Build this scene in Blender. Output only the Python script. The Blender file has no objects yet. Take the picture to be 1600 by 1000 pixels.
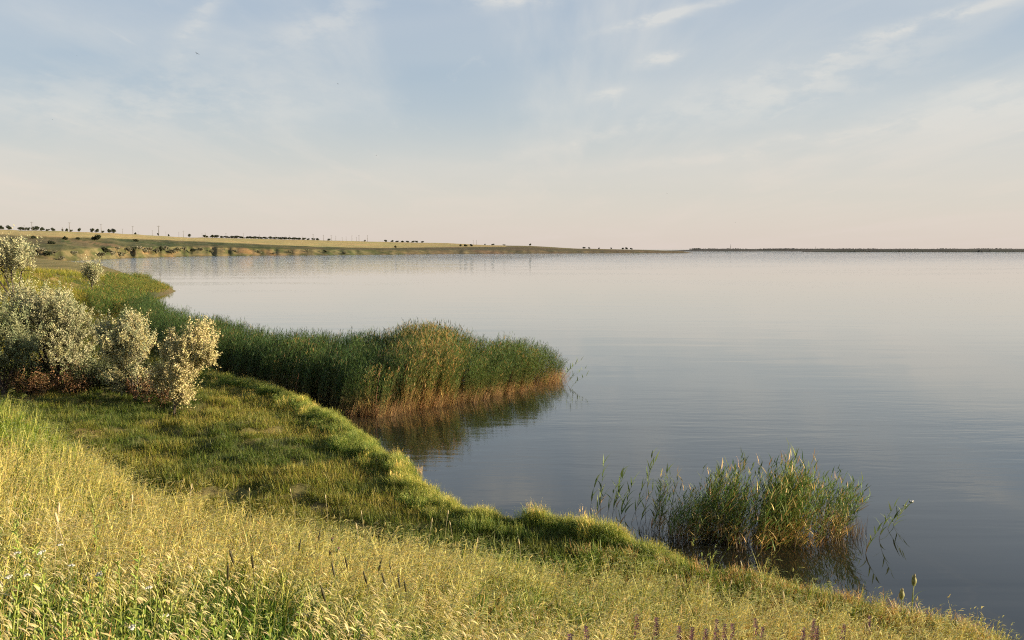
import bpy, math, random
import numpy as np

rng = np.random.default_rng(7)
random.seed(7)
R = math.radians
scene = bpy.context.scene
COL = scene.collection

# ------------------------------------------------------------------ camera
F = 1300.0                      # focal length in photo pixels (1600 wide)
CAMZ = 7.0
PITCH = math.atan(111.0 / F)    # horizon sits 111 px above the centre
cam = bpy.data.cameras.new('camera')
cam_o = bpy.data.objects.new('camera', cam)
COL.objects.link(cam_o)
cam.sensor_width = 36.0
cam.lens = 36.0 * F / 1600.0
cam.clip_end = 60000.0
cam.clip_start = 0.05
cam_o.location = (0, 0, CAMZ)
cam_o.rotation_euler = (math.pi / 2 - PITCH, 0, 0)
scene.camera = cam_o

# ------------------------------------------------------------------ light
SUN_EL, SUN_AZ = 13.0, 100.0    # azimuth clockwise from the view direction (+Y)
sun = bpy.data.lights.new('sun', 'SUN')
sun.energy = 5.0
sun.angle = R(0.55)
sun.color = (1.0, 0.84, 0.60)
sun_o = bpy.data.objects.new('sun', sun)
COL.objects.link(sun_o)
sun_o.rotation_euler = (R(90 - SUN_EL), 0, R(180 - SUN_AZ))

scene.view_settings.view_transform = 'Standard'
scene.view_settings.look = 'None'
scene.view_settings.exposure = 1.27
scene.view_settings.gamma = 1.0

world = bpy.data.worlds.new('World')
scene.world = world
world.use_nodes = True


def node(nt, typ, **kw):
    n = nt.nodes.new(typ)
    for k, v in kw.items():
        if isinstance(k, str) and hasattr(n, k):
            setattr(n, k, v)
    return n


def math_node(nt, op, a, b=None, c=None):
    n = nt.nodes.new('ShaderNodeMath')
    n.operation = op
    for i, v in enumerate((a, b, c)):
        if v is None:
            continue
        if isinstance(v, (int, float)):
            n.inputs[i].default_value = v
        else:
            nt.links.new(v, n.inputs[i])
    return n.outputs[0]


def ramp(nt, fac, stops, interp='LINEAR'):
    n = nt.nodes.new('ShaderNodeValToRGB')
    cr = n.color_ramp
    cr.interpolation = interp
    while len(cr.elements) < len(stops):
        cr.elements.new(0.5)
    for e, (p, c) in zip(cr.elements, stops):
        e.position = p
        e.color = (c[0], c[1], c[2], 1) if not isinstance(c, (int, float)) else (c, c, c, 1)
    nt.links.new(fac, n.inputs[0])
    return n.outputs[0]


def mixc(nt, fac, a, b, blend='MIX'):
    n = nt.nodes.new('ShaderNodeMix')
    n.data_type = 'RGBA'
    n.blend_type = blend
    for sock, v in ((n.inputs[0], fac), (n.inputs[6], a), (n.inputs[7], b)):
        if isinstance(v, (int, float)):
            sock.default_value = v
        elif isinstance(v, tuple):
            sock.default_value = (v[0], v[1], v[2], 1)
        else:
            nt.links.new(v, sock)
    return n.outputs[2]


def noise(nt, vec, scale, detail=4, rough=0.55, dist=0.0):
    n = nt.nodes.new('ShaderNodeTexNoise')
    n.inputs['Scale'].default_value = scale
    n.inputs['Detail'].default_value = detail
    n.inputs['Roughness'].default_value = rough
    n.inputs['Distortion'].default_value = dist
    if vec is not None:
        nt.links.new(vec, n.inputs['Vector'])
    return n.outputs['Fac']


def mapping(nt, vec, scale=(1, 1, 1), rot=(0, 0, 0), loc=(0, 0, 0)):
    n = nt.nodes.new('ShaderNodeMapping')
    n.inputs['Scale'].default_value = scale
    n.inputs['Rotation'].default_value = rot
    n.inputs['Location'].default_value = loc
    nt.links.new(vec, n.inputs['Vector'])
    return n.outputs[0]


def build_world():
    nt = world.node_tree
    bg = nt.nodes['Background']
    sky = nt.nodes.new('ShaderNodeTexSky')
    sky.sky_type = 'NISHITA'
    sky.sun_disc = False
    sky.sun_elevation = R(SUN_EL)
    sky.sun_rotation = R(SUN_AZ)
    sky.air_density = 1.0
    sky.dust_density = 0.6
    sky.ozone_density = 2.2
    tc = nt.nodes.new('ShaderNodeTexCoord')
    sep = nt.nodes.new('ShaderNodeSeparateXYZ')
    nt.links.new(tc.outputs['Generated'], sep.inputs[0])
    x, y, z = sep.outputs
    zc = math_node(nt, 'MAXIMUM', z, 0.0)
    zz = math_node(nt, 'ADD', zc, 0.05)
    cmb = nt.nodes.new('ShaderNodeCombineXYZ')
    nt.links.new(math_node(nt, 'DIVIDE', x, zz), cmb.inputs[0])
    nt.links.new(math_node(nt, 'DIVIDE', y, zz), cmb.inputs[1])
    plane = cmb.outputs[0]
    # high cirrus drawn out along one wind direction (they converge low on the left)
    m1 = mapping(nt, plane, scale=(1.0, 0.22, 1.0), rot=(0, 0, R(-26)), loc=(3.1, 0.4, 0))
    c1 = noise(nt, m1, 0.9, 8, 0.56, 0.5)
    m2 = mapping(nt, plane, scale=(0.42, 0.30, 1.0), rot=(0, 0, R(-20)), loc=(7.3, 2.2, 0))
    c2 = noise(nt, m2, 0.75, 4, 0.5, 0.35)
    m3 = mapping(nt, plane, scale=(2.4, 0.5, 1.0), rot=(0, 0, R(-36)), loc=(1.7, 5.0, 0))
    c3 = noise(nt, m3, 1.6, 7, 0.6, 0.8)
    veil = ramp(nt, c2, [(0.42, 0.0), (0.72, 1.0)], 'EASE')
    wisp = ramp(nt, c1, [(0.46, 0.0), (0.72, 1.0)], 'EASE')
    puff = ramp(nt, c3, [(0.60, 0.0), (0.78, 1.0)], 'EASE')
    dens = math_node(nt, 'ADD', math_node(nt, 'MULTIPLY', veil, 0.46), math_node(nt, 'MULTIPLY', wisp, 0.50))
    dens = math_node(nt, 'ADD', dens, math_node(nt, 'MULTIPLY', puff, 0.30))
    # single wisps and puffs that stand out in the cirrus (direction, length and width in radians)
    az = math_node(nt, 'ARCTAN2', x, y)
    el = math_node(nt, 'ARCSINE', z)
    jit = math_node(nt, 'SUBTRACT', noise(nt, mapping(nt, tc.outputs['Generated'], (7, 7, 26)), 1.4, 5, 0.6), 0.5)
    el = math_node(nt, 'ADD', el, math_node(nt, 'MULTIPLY', jit, 0.022))
    frag = ramp(nt, noise(nt, mapping(nt, tc.outputs['Generated'], (9, 9, 22)), 2.2, 5, 0.62), [(0.36, 0.15), (0.62, 1.0)], 'EASE')
    for px, py, ln, wd, tilt, k in ((785, -4, 75, 20, 0, 1.0), (1020, 47, 44, 8, 8, .8), (1026, 103, 30, 9, 12, .75), (946, 153, 28, 8, 14, .55), (1110, 25, 160, 6, 11, .35),
                                    (1440, 80, 210, 9, 13.5, .55), (1250, 150, 190, 34, 14, .45), (900, 226, 150, 12, 13, .40), (1450, 213, 130, 14, 7, .55), (1130, 248, 170, 10, 8, .45),
                                    (520, 285, 110, 18, 4, .40), (330, 55, 90, 16, 58, .42), (230, 190, 240, 46, 4, .45), (60, 300, 200, 30, 0, .30), (520, 50, 120, 26, 25, .35), (1540, 175, 120, 12, 8, .35)):
        a0, e0 = math.atan((px - 800) / F), math.atan((389 - py) / F)
        dx, dy = math_node(nt, 'SUBTRACT', az, a0), math_node(nt, 'SUBTRACT', el, e0)
        ct, st = math.cos(R(tilt)), math.sin(R(tilt))
        q1 = math_node(nt, 'MULTIPLY', math_node(nt, 'MULTIPLY_ADD', dx, ct, math_node(nt, 'MULTIPLY', dy, st)), F / ln)
        q2 = math_node(nt, 'MULTIPLY', math_node(nt, 'MULTIPLY_ADD', dy, ct, math_node(nt, 'MULTIPLY', dx, -st)), F / wd)
        q = math_node(nt, 'ADD', math_node(nt, 'MULTIPLY', q1, q1), math_node(nt, 'MULTIPLY', q2, q2))
        g = math_node(nt, 'MULTIPLY', math_node(nt, 'EXPONENT', math_node(nt, 'MULTIPLY', q, -1.0)), frag)
        dens = math_node(nt, 'ADD', dens, math_node(nt, 'MULTIPLY', g, k))
    dens = math_node(nt, 'MINIMUM', dens, 0.92)
    skyc = mixc(nt, 1.0, sky.outputs[0], (1.02, 1.06, 1.22), 'MULTIPLY')
    # thin dust and moisture low over the horizon, the same all round
    k8 = lambda st: [(p, tuple(v / 8.0 for v in c)) for p, c in st]
    up8 = lambda c: mixc(nt, 1.0, c, (8.0, 8.0, 8.0), 'MULTIPLY')
    hz = up8(ramp(nt, zc, k8([(0.0, (5.9, 5.05, 4.5)), (0.045, (6.1, 5.6, 4.85)), (0.10, (5.4, 5.45, 5.1)), (0.16, (4.2, 4.85, 5.2)),
                              (0.26, (2.95, 3.95, 5.05)), (0.5, (2.9, 3.8, 5.1)), (1.0, (2.5, 3.4, 4.9))]), 'B_SPLINE'))
    hf = ramp(nt, zc, [(0.0, 0.97), (0.12, 0.93), (0.25, 0.85), (0.45, 0.7), (1.0, 0.6)])
    base = mixc(nt, hf, skyc, hz)
    cl = up8(ramp(nt, zc, k8([(0.0, (6.0, 5.2, 4.7)), (0.06, (6.3, 5.7, 5.0)), (0.15, (6.0, 6.0, 5.7)), (0.4, (5.5, 5.7, 5.9)), (1.0, (5.5, 5.7, 6.0))])))
    fin = mixc(nt, dens, base, cl)
    nt.links.new(fin, bg.inputs[0])
    bg.inputs[1].default_value = 0.0500


build_world()

# ------------------------------------------------------------------ helpers
CP, SP = math.cos(PITCH), math.sin(PITCH)


def ray(px, py):
    a, b = (px - 800.0) / F, (500.0 - py) / F
    return np.array([a, CP + b * SP, -SP + b * CP])


def P(px, py, z=0.0):
    """point of the place at height z that the photo shows at (px, py)"""
    d = ray(px, py)
    t = (z - CAMZ) / d[2]
    return np.array([d[0] * t, d[1] * t, z])


def PD(px, py, dist):
    """point at forward distance dist (m) seen at (px, py)"""
    d = ray(px, py)
    t = dist / d[1]
    return np.array([d[0] * t, dist, CAMZ + d[2] * t])


def sstep(a, b, x):
    t = np.clip((x - a) / (b - a), 0, 1)
    return t * t * (3 - 2 * t)


def vnoise(x, y, seed=0):
    """smooth value noise, vectorised"""
    x = np.asarray(x, float)
    y = np.asarray(y, float)
    xi, yi = np.floor(x), np.floor(y)
    fx, fy = x - xi, y - yi
    fx = fx * fx * (3 - 2 * fx)
    fy = fy * fy * (3 - 2 * fy)

    def h(i, j):
        v = np.sin(i * 127.1 + j * 311.7 + seed * 74.7) * 43758.5453
        return v - np.floor(v)
    a = h(xi, yi) * (1 - fx) + h(xi + 1, yi) * fx
    b = h(xi, yi + 1) * (1 - fx) + h(xi + 1, yi + 1) * fx
    return a * (1 - fy) + b * fy


def fbm(x, y, oct=4, seed=0):
    v, a, s = 0, 0.5, 1.0
    for i in range(oct):
        v = v + a * vnoise(x * s, y * s, seed + i * 3)
        a *= 0.5
        s *= 2.07
    return v


def tag(o, label=None, category=None, group=None, kind=None):
    if label:
        o['label'] = label
    if category:
        o['category'] = category
    if group:
        o['group'] = group
    if kind:
        o['kind'] = kind
    return o


def empty(name, loc, rz=0.0, s=1.0):
    o = bpy.data.objects.new(name, None)
    COL.objects.link(o)
    o.location = tuple(float(v) for v in loc)
    o.rotation_euler = (0, 0, rz)
    o.scale = (s, s, s)
    o.empty_display_size = 0.1
    return o


def add(name, me, parent=None, loc=None, rz=0.0, s=1.0):
    o = bpy.data.objects.new(name, me)
    COL.objects.link(o)
    if parent is not None:
        o.parent = parent
    if loc is not None:
        o.location = tuple(float(v) for v in loc)
    o.rotation_euler = (0, 0, rz)
    o.scale = (s, s, s)
    return o


class MB:
    """collects vertices, faces and vertex colours, then makes one mesh"""

    def __init__(self):
        self.v, self.c, self.f, self.n = [], [], {3: [], 4: []}, 0

    def put(self, V, Fs, C):
        V = np.asarray(V, float).reshape(-1, 3)
        C = np.asarray(C, float)
        if C.ndim == 1:
            C = np.tile(C, (len(V), 1))
        self.v.append(V)
        self.c.append(C)
        for f in Fs:
            f = np.asarray(f, int)
            if len(f):
                self.f[f.shape[1]].append(f + self.n)
        self.n += len(V)

    def mesh(self, name, mat, smooth=True):
        V = np.concatenate(self.v)
        C = np.concatenate(self.c)
        t = np.concatenate(self.f[3]) if self.f[3] else np.zeros((0, 3), int)
        q = np.concatenate(self.f[4]) if self.f[4] else np.zeros((0, 4), int)
        me = bpy.data.meshes.new(name)
        me.vertices.add(len(V))
        me.vertices.foreach_set('co', V.astype(np.float32).ravel())
        idx = np.concatenate([t.ravel(), q.ravel()]).astype(np.int32)
        me.loops.add(len(idx))
        me.loops.foreach_set('vertex_index', idx)
        nf = len(t) + len(q)
        me.polygons.add(nf)
        starts = np.concatenate([np.arange(len(t)) * 3, len(t) * 3 + np.arange(len(q)) * 4]).astype(np.int32)
        me.polygons.foreach_set('loop_start', starts)
        me.update(calc_edges=True)
        me.polygons.foreach_set('use_smooth', np.full(nf, smooth))
        a = me.color_attributes.new('Col', 'FLOAT_COLOR', 'POINT')
        a.data.foreach_set('color', np.concatenate([C, np.ones((len(C), 1))], 1).astype(np.float32).ravel())
        me.materials.append(mat)
        me.validate()
        return me


def strips(mb, base, az, th0, th1, L, W, k, cb, ct, prof, twist=0.6, pw=1.0, colpw=1.0):
    """n curved tapering ribbons (grass blades, leaves): th = angle from vertical at root and tip"""
    base = np.asarray(base, float).reshape(-1, 3)
    n = len(base)
    bc = lambda v: np.broadcast_to(np.asarray(v, float), (n,))
    az, th0, th1, L, W = map(bc, (az, th0, th1, L, W))
    cb = np.broadcast_to(np.asarray(cb, float), (n, 3))
    ct = np.broadcast_to(np.asarray(ct, float), (n, 3))
    ts = np.linspace(0, 1, k + 1)
    th = th0[:, None] + (th1 - th0)[:, None] * (ts[None] ** pw)
    mid = 0.5 * (th[:, 1:] + th[:, :-1])
    st = (L / k)[:, None]
    hx = np.concatenate([np.zeros((n, 1)), np.cumsum(np.sin(mid) * st, 1)], 1)
    hz = np.concatenate([np.zeros((n, 1)), np.cumsum(np.cos(mid) * st, 1)], 1)
    ctr = np.stack([base[:, 0:1] + hx * np.cos(az)[:, None], base[:, 1:2] + hx * np.sin(az)[:, None],
                    base[:, 2:3] + hz], 2)
    saz = az + math.pi / 2 + rng.uniform(-twist, twist, n)
    side = np.stack([np.cos(saz), np.sin(saz), rng.uniform(-.2, .2, n)], 1)
    wp = np.array([prof(t) for t in ts])
    off = side[:, None, :] * (0.5 * W[:, None] * wp[None])[:, :, None]
    lft, rgt = ctr - off, ctr + off
    m = 2 * k + 1
    V = np.empty((n, m, 3))
    V[:, 0:2 * k:2] = lft[:, :k]
    V[:, 1:2 * k:2] = rgt[:, :k]
    V[:, 2 * k] = ctr[:, k]
    cc = cb[:, None] + (ct - cb)[:, None] * (ts[None, :, None] ** colpw)
    C = np.empty((n, m, 3))
    C[:, 0:2 * k:2] = cc[:, :k]
    C[:, 1:2 * k:2] = cc[:, :k]
    C[:, 2 * k] = cc[:, k]
    o = (np.arange(n) * m)[:, None]
    qs = []
    for i in range(k - 1):
        a = 2 * i
        qs.append(o + np.array([[a, a + 1, a + 3, a + 2]]))
    tri = o + np.array([[2 * k - 2, 2 * k - 1, 2 * k]])
    mb.put(V.reshape(-1, 3), ([np.concatenate(qs)] if qs else []) + [tri], C.reshape(-1, 3))
    return ctr


def tube(mb, pts, rads, col, sides=5, col2=None):
    pts = np.asarray(pts, float)
    n = len(pts)
    tan = np.gradient(pts, axis=0)
    tan /= np.linalg.norm(tan, axis=1)[:, None] + 1e-9
    ref = np.array([0.31, 0.95, 0.05])
    V, C = [], []
    for i in range(n):
        a = np.cross(tan[i], ref)
        a /= np.linalg.norm(a) + 1e-9
        b = np.cross(tan[i], a)
        for s in range(sides):
            w = 2 * math.pi * s / sides
            V.append(pts[i] + rads[i] * (math.cos(w) * a + math.sin(w) * b))
            t = i / max(1, n - 1)
            C.append(np.asarray(col) * (1 - t) + np.asarray(col if col2 is None else col2) * t)
    q = []
    for i in range(n - 1):
        for s in range(sides):
            s2 = (s + 1) % sides
            q.append((i * sides + s, i * sides + s2, (i + 1) * sides + s2, (i + 1) * sides + s))
    caps = []
    V.append(pts[-1])
    C.append(C[-1])
    top = len(V) - 1
    for s in range(sides):
        caps.append(((n - 1) * sides + s, (n - 1) * sides + (s + 1) % sides, top))
    mb.put(np.array(V), [np.array(q), np.array(caps)], np.array(C))


def lump(mb, ctr, rad, col, seg=7, rings=5, seed=0, rough=0.25, col2=None):
    """an uneven rounded lump"""
    V, C = [], []
    c2 = np.asarray(col if col2 is None else col2)
    for i in range(rings + 1):
        ph = math.pi * i / rings
        for s in range(seg):
            th = 2 * math.pi * s / seg
            r = 1 + rough * (float(vnoise(th * 1.3 + seed * 3.1, ph * 2.1 + seed, seed)) - 0.5) * 2
            V.append((ctr[0] + rad[0] * r * math.sin(ph) * math.cos(th), ctr[1] + rad[1] * r * math.sin(ph) * math.sin(th),
                      ctr[2] + rad[2] * r * math.cos(ph)))
            C.append(np.asarray(col) * (1 - i / rings) + c2 * (i / rings))
    q = []
    for i in range(rings):
        for s in range(seg):
            q.append((i * seg + s, (i + 1) * seg + s, (i + 1) * seg + (s + 1) % seg, i * seg + (s + 1) % seg))
    mb.put(np.array(V), [np.array(q)], np.array(C))


# ------------------------------------------------------------------ materials
def new_mat(name):
    m = bpy.data.materials.new(name)
    m.use_nodes = True
    nt = m.node_tree
    for n in list(nt.nodes):
        nt.nodes.remove(n)
    out = nt.nodes.new('ShaderNodeOutputMaterial')
    return m, nt, out


def leaf_material(name, trans=0.35, rough=0.55, var=0.35, spec=0.3, instanced=True):
    """plant tissue: vertex colour times a tint per clump, light partly shining through"""
    m, nt, out = new_mat(name)
    at = nt.nodes.new('ShaderNodeAttribute')
    at.attribute_name = 'Col'
    col = at.outputs['Color']
    if instanced:
        ti = nt.nodes.new('ShaderNodeAttribute')
        ti.attribute_type = 'INSTANCER'
        ti.attribute_name = 'tint'
        col = mixc(nt, 1.0, col, ti.outputs['Color'], 'MULTIPLY')
    geo = nt.nodes.new('ShaderNodeNewGeometry')
    rp = geo.outputs['Random Per Island']
    v = math_node(nt, 'ADD', math_node(nt, 'MULTIPLY', rp, var * 2), 1.0 - var)
    hv = nt.nodes.new('ShaderNodeHueSaturation')
    nt.links.new(col, hv.inputs['Color'])
    nt.links.new(v, hv.inputs['Value'])
    nt.links.new(math_node(nt, 'ADD', math_node(nt, 'MULTIPLY', math_node(nt, 'FRACT', math_node(nt, 'MULTIPLY', rp, 17.3)), 0.05), 0.475), hv.inputs['Hue'])
    col = hv.outputs[0]
    p = nt.nodes.new('ShaderNodeBsdfPrincipled')
    nt.links.new(col, p.inputs['Base Color'])
    p.inputs['Roughness'].default_value = rough
    p.inputs['Specular IOR Level'].default_value = spec
    if trans > 0:
        t = nt.nodes.new('ShaderNodeBsdfTranslucent')
        nt.links.new(mixc(nt, 1.0, col, (1.15, 1.1, 0.75), 'MULTIPLY'), t.inputs[0])
        mx = nt.nodes.new('ShaderNodeMixShader')
        mx.inputs[0].default_value = trans
        nt.links.new(p.outputs[0], mx.inputs[1])
        nt.links.new(t.outputs[0], mx.inputs[2])
        nt.links.new(mx.outputs[0], out.inputs[0])
    else:
        nt.links.new(p.outputs[0], out.inputs[0])
    return m


M_GRASS = leaf_material('grass_blades', 0.26, 0.5, 0.40)
M_REED = leaf_material('reed_leaves', 0.28, 0.55, 0.35, 0.25)
M_REED1 = leaf_material('reed_leaves_single', 0.28, 0.55, 0.30, 0.25, instanced=False)
M_LEAF = leaf_material('silver_leaves', 0.14, 0.6, 0.22, 0.3, instanced=False)
M_FARLEAF = leaf_material('far_foliage', 0.15, 0.6, 0.35, 0.2, instanced=False)
M_WEED = leaf_material('weed_tissue', 0.30, 0.5, 0.20, 0.3, instanced=False)


def bark_material():
    m, nt, out = new_mat('bark')
    tc = nt.nodes.new('ShaderNodeTexCoord')
    n = noise(nt, mapping(nt, tc.outputs['Object'], (12, 12, 3)), 1.5, 5)
    at = nt.nodes.new('ShaderNodeAttribute')
    at.attribute_name = 'Col'
    c = mixc(nt, 1.0, at.outputs['Color'], ramp(nt, n, [(0.3, 0.55), (0.7, 1.35)]), 'MULTIPLY')
    p = nt.nodes.new('ShaderNodeBsdfPrincipled')
    nt.links.new(c, p.inputs['Base Color'])
    p.inputs['Roughness'].default_value = 0.9
    b = nt.nodes.new('ShaderNodeBump')
    b.inputs['Strength'].default_value = 0.5
    b.inputs['Distance'].default_value = 0.02
    nt.links.new(n, b.inputs['Height'])
    nt.links.new(b.outputs[0], p.inputs['Normal'])
    nt.links.new(p.outputs[0], out.inputs[0])
    return m


M_BARK = bark_material()


def ground_material(name, scale, bump, tint_noise):
    m, nt, out = new_mat(name)
    tc = nt.nodes.new('ShaderNodeTexCoord')
    ob = tc.outputs['Object']
    at = nt.nodes.new('ShaderNodeAttribute')
    at.attribute_name = 'Col'
    n1 = noise(nt, ob, scale, 8, 0.62)
    n2 = noise(nt, ob, scale * 0.13, 5, 0.55)
    c = mixc(nt, 1.0, at.outputs['Color'], ramp(nt, n1, [(0.28, 1 - tint_noise), (0.72, 1 + tint_noise)]), 'MULTIPLY')
    c = mixc(nt, 1.0, c, ramp(nt, n2, [(0.35, (0.86, 0.98, 0.85)), (0.65, (1.16, 1.02, 0.98))]), 'MULTIPLY')
    p = nt.nodes.new('ShaderNodeBsdfPrincipled')
    nt.links.new(c, p.inputs['Base Color'])
    p.inputs['Roughness'].default_value = 0.95
    p.inputs['Specular IOR Level'].default_value = 0.1
    b = nt.nodes.new('ShaderNodeBump')
    b.inputs['Strength'].default_value = 0.8
    b.inputs['Distance'].default_value = bump
    nt.links.new(n1, b.inputs['Height'])
    nt.links.new(b.outputs[0], p.inputs['Normal'])
    nt.links.new(p.outputs[0], out.inputs[0])
    return m


M_GROUND = ground_material('meadow_soil', 5.0, 0.05, 0.45)
M_FARLAND = ground_material('far_land', 0.10, 1.2, 0.35)


def water_material():
    m, nt, out = new_mat('lake_water')
    geo = nt.nodes.new('ShaderNodeNewGeometry')
    pos = geo.outputs['Position']
    rip = noise(nt, mapping(nt, pos, (0.55, 2.2, 1), (0, 0, R(14))), 1.0, 4, 0.5, 0.4)
    swell = noise(nt, mapping(nt, pos, (0.06, 0.28, 1), (0, 0, R(16))), 1.0, 3, 0.45, 0.6)
    fine = noise(nt, mapping(nt, pos, (3.0, 7.0, 1), (0, 0, R(8))), 1.0, 2, 0.5)
    # wind patches: some stretches are ruffled, others lie slick
    patch = noise(nt, mapping(nt, pos, (0.012, 0.045, 1), (0, 0, R(12)), (3, 1, 0)), 1.0, 4, 0.55, 0.5)
    pf = ramp(nt, patch, [(0.42, 0.08), (0.62, 1.0)], 'EASE')
    h = math_node(nt, 'ADD', math_node(nt, 'MULTIPLY', rip, 0.008), math_node(nt, 'MULTIPLY', fine, 0.0015))
    h = math_node(nt, 'MULTIPLY', h, pf)
    h = math_node(nt, 'ADD', h, math_node(nt, 'MULTIPLY', swell, 0.022))
    # offshore the wind roughens the surface; in the lee of the near bank it lies smooth
    sp = nt.nodes.new('ShaderNodeSeparateXYZ')
    nt.links.new(pos, sp.inputs[0])
    mr = nt.nodes.new('ShaderNodeMapRange')
    mr.interpolation_type = 'SMOOTHSTEP'
    nt.links.new(sp.outputs[1], mr.inputs['Value'])
    mr.inputs['From Min'].default_value = 160
    mr.inputs['From Max'].default_value = 800
    chop = noise(nt, mapping(nt, pos, (0.35, 0.8, 1), (0, 0, R(10))), 1.0, 3, 0.5, 0.3)
    h = math_node(nt, 'ADD', h, math_node(nt, 'MULTIPLY', math_node(nt, 'MULTIPLY', chop, 0.45), mr.outputs[0]))
    b = nt.nodes.new('ShaderNodeBump')
    b.inputs['Strength'].default_value = 1.0
    b.inputs['Distance'].default_value = 1.0
    nt.links.new(h, b.inputs['Height'])
    rough = math_node(nt, 'MULTIPLY_ADD', pf, 0.05, 0.02)
    fr = nt.nodes.new('ShaderNodeFresnel')
    fr.inputs['IOR'].default_value = 1.34
    nt.links.new(b.outputs[0], fr.inputs['Normal'])
    gl = nt.nodes.new('ShaderNodeBsdfGlossy')
    gl.inputs['Color'].default_value = (0.97, 0.97, 0.96, 1)
    nt.links.new(rough, gl.inputs['Roughness'])
    nt.links.new(b.outputs[0], gl.inputs['Normal'])
    df = nt.nodes.new('ShaderNodeBsdfDiffuse')
    df.inputs['Color'].default_value = (0.014, 0.013, 0.008, 1)
    mx = nt.nodes.new('ShaderNodeMixShader')
    nt.links.new(ramp(nt, fr.outputs[0], [(0.0, 0.0), (0.10, 0.15), (0.20, 0.30), (0.36, 0.52), (0.6, 0.84), (0.8, 0.95), (1.0, 1.0)]), mx.inputs[0])
    nt.links.new(df.outputs[0], mx.inputs[1])
    nt.links.new(gl.outputs[0], mx.inputs[2])
    nt.links.new(mx.outputs[0], out.inputs[0])
    return m


M_WATER = water_material()


# ------------------------------------------------------------------ terrain
def seg_dist(x, y, poly, closed):
    d = np.full(x.shape, 1e9)
    n = len(poly)
    for i in range(n if closed else n - 1):
        ax, ay = poly[i]
        bx, by = poly[(i + 1) % n]
        vx, vy = bx - ax, by - ay
        l2 = vx * vx + vy * vy + 1e-9
        t = np.clip(((x - ax) * vx + (y - ay) * vy) / l2, 0, 1)
        d = np.minimum(d, np.hypot(x - ax - t * vx, y - ay - t * vy))
    return d


def inside(x, y, poly):
    r = np.zeros(x.shape, bool)
    n = len(poly)
    for i in range(n):
        ax, ay = poly[i]
        bx, by = poly[(i + 1) % n]
        if ay == by:
            continue
        c = ((ay > y) != (by > y)) & (x < (bx - ax) * (y - ay) / (by - ay) + ax)
        r ^= c
    return r


# crest of the grassy bank along the near shore, read from the photo (height of its grass tops in m)
CREST = [(1560, 1015, .30), (1440, 978, .30), (1300, 940, .35), (1200, 908, .40), (1110, 894, .42), (1040, 876, .48),
         (980, 852, .6), (900, 816, .7), (830, 800, .78), (770, 796, .8), (735, 784, .8), (700, 772, .85), (660, 748, .85),
         (630, 720, .9), (600, 700, .9), (570, 676, .9), (540, 655, .85), (500, 636, .75), (460, 623, .6), (400, 606, .5),
         (345, 596, .4)]
SHORE = [(30.0, -20.0), (17.0, 3.0), (10.5, 10.6)] + [tuple(P(*c)[:2]) for c in CREST]
SHORE += [(-21.0, 52.0), (-28.0, 62.0)]


def ragged(poly, i0, i1, step=.55, amp=.32):
    """break the drawn-out shore into small bites and points"""
    out = list(poly[:i0])
    for i in range(i0, i1):
        a, b = np.array(poly[i]), np.array(poly[i + 1])
        n = max(1, int(np.linalg.norm(b - a) / step))
        nr = np.array([-(b - a)[1], (b - a)[0]]) / (np.linalg.norm(b - a) + 1e-9)
        for k in range(n):
            p = a + (b - a) * k / n
            w = float(fbm(np.array(p[0] * 1.1), np.array(p[1] * 1.1), 3, 19)) - .45
            out.append(tuple(p + nr * w * 2 * amp))
    return out + list(poly[i1:])


SHORE = ragged(SHORE, 2, len(SHORE) - 2)
NSH = len(SHORE)
SHORE += [tuple(P(a, b, .1)[:2]) for a, b in ((232, 490), (212, 473), (232, 464), (268, 454), (236, 444), (206, 436), (196, 428),
                                              (150, 413), (96, 409))]
SHORE += [(-330, 640), (-520, 640), (-900, 560), (-900, -60), (30.0, -60.0)]
HILL = [(60, -60), (30, -14), (17, 2), (9, 11), (4.6, 14.6), (1.6, 15.4), (-0.6, 14.3), (-2.6, 13.4), (-4.9, 12.9), (-6.6, 13.3),
        (-9.0, 16.0), (-12.4, 20.0), (-17, 22.5), (-30, 27), (-60, 40), (-140, 60), (-200, -60)]


def quad_terms(x, y):
    return np.stack([np.ones_like(x), x, y, x * x, x * y, y * y], -1)


def fit_hill():
    """the near slope as a smooth surface through the spots the photo fixes (grass about 0.5 m tall on it)"""
    pts = [((0, 0, 5.4), 3), ((-3, 0, 6.1), 1), ((3, 0, 4.6), 1), ((0, -4, 6.3), .7)]
    for px, py, d, h in ((0, 602, 21, .75), (70, 660, 16.5, .8), (130, 720, 13.5, .85), (240, 750, 12.8, .8), (350, 776, 12.5, .75), (440, 796, 12.5, .7),
                         (560, 822, 12.6, .7), (700, 850, 13.2, .7), (820, 880, 13.8, .6), (960, 905, 14.2, .5), (1120, 930, 14.4, .4)):
        q = PD(px, py, d)
        pts.append(((q[0], q[1], q[2] - h), 3))
    for px, d, z in ((0, 4.0, 5.35), (400, 4.5, 4.55), (800, 5.5, 3.75), (1200, 7.5, 2.45), (1500, 10.5, .95)):
        pts.append((((px - 800) / F * d, d, z), 1))
    A = np.array([p for p, w in pts])
    w = np.array([w for p, w in pts])
    M = quad_terms(A[:, 0], A[:, 1]) * w[:, None]
    return np.linalg.lstsq(M, A[:, 2] * w, rcond=None)[0]


HC = fit_hill()


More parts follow.
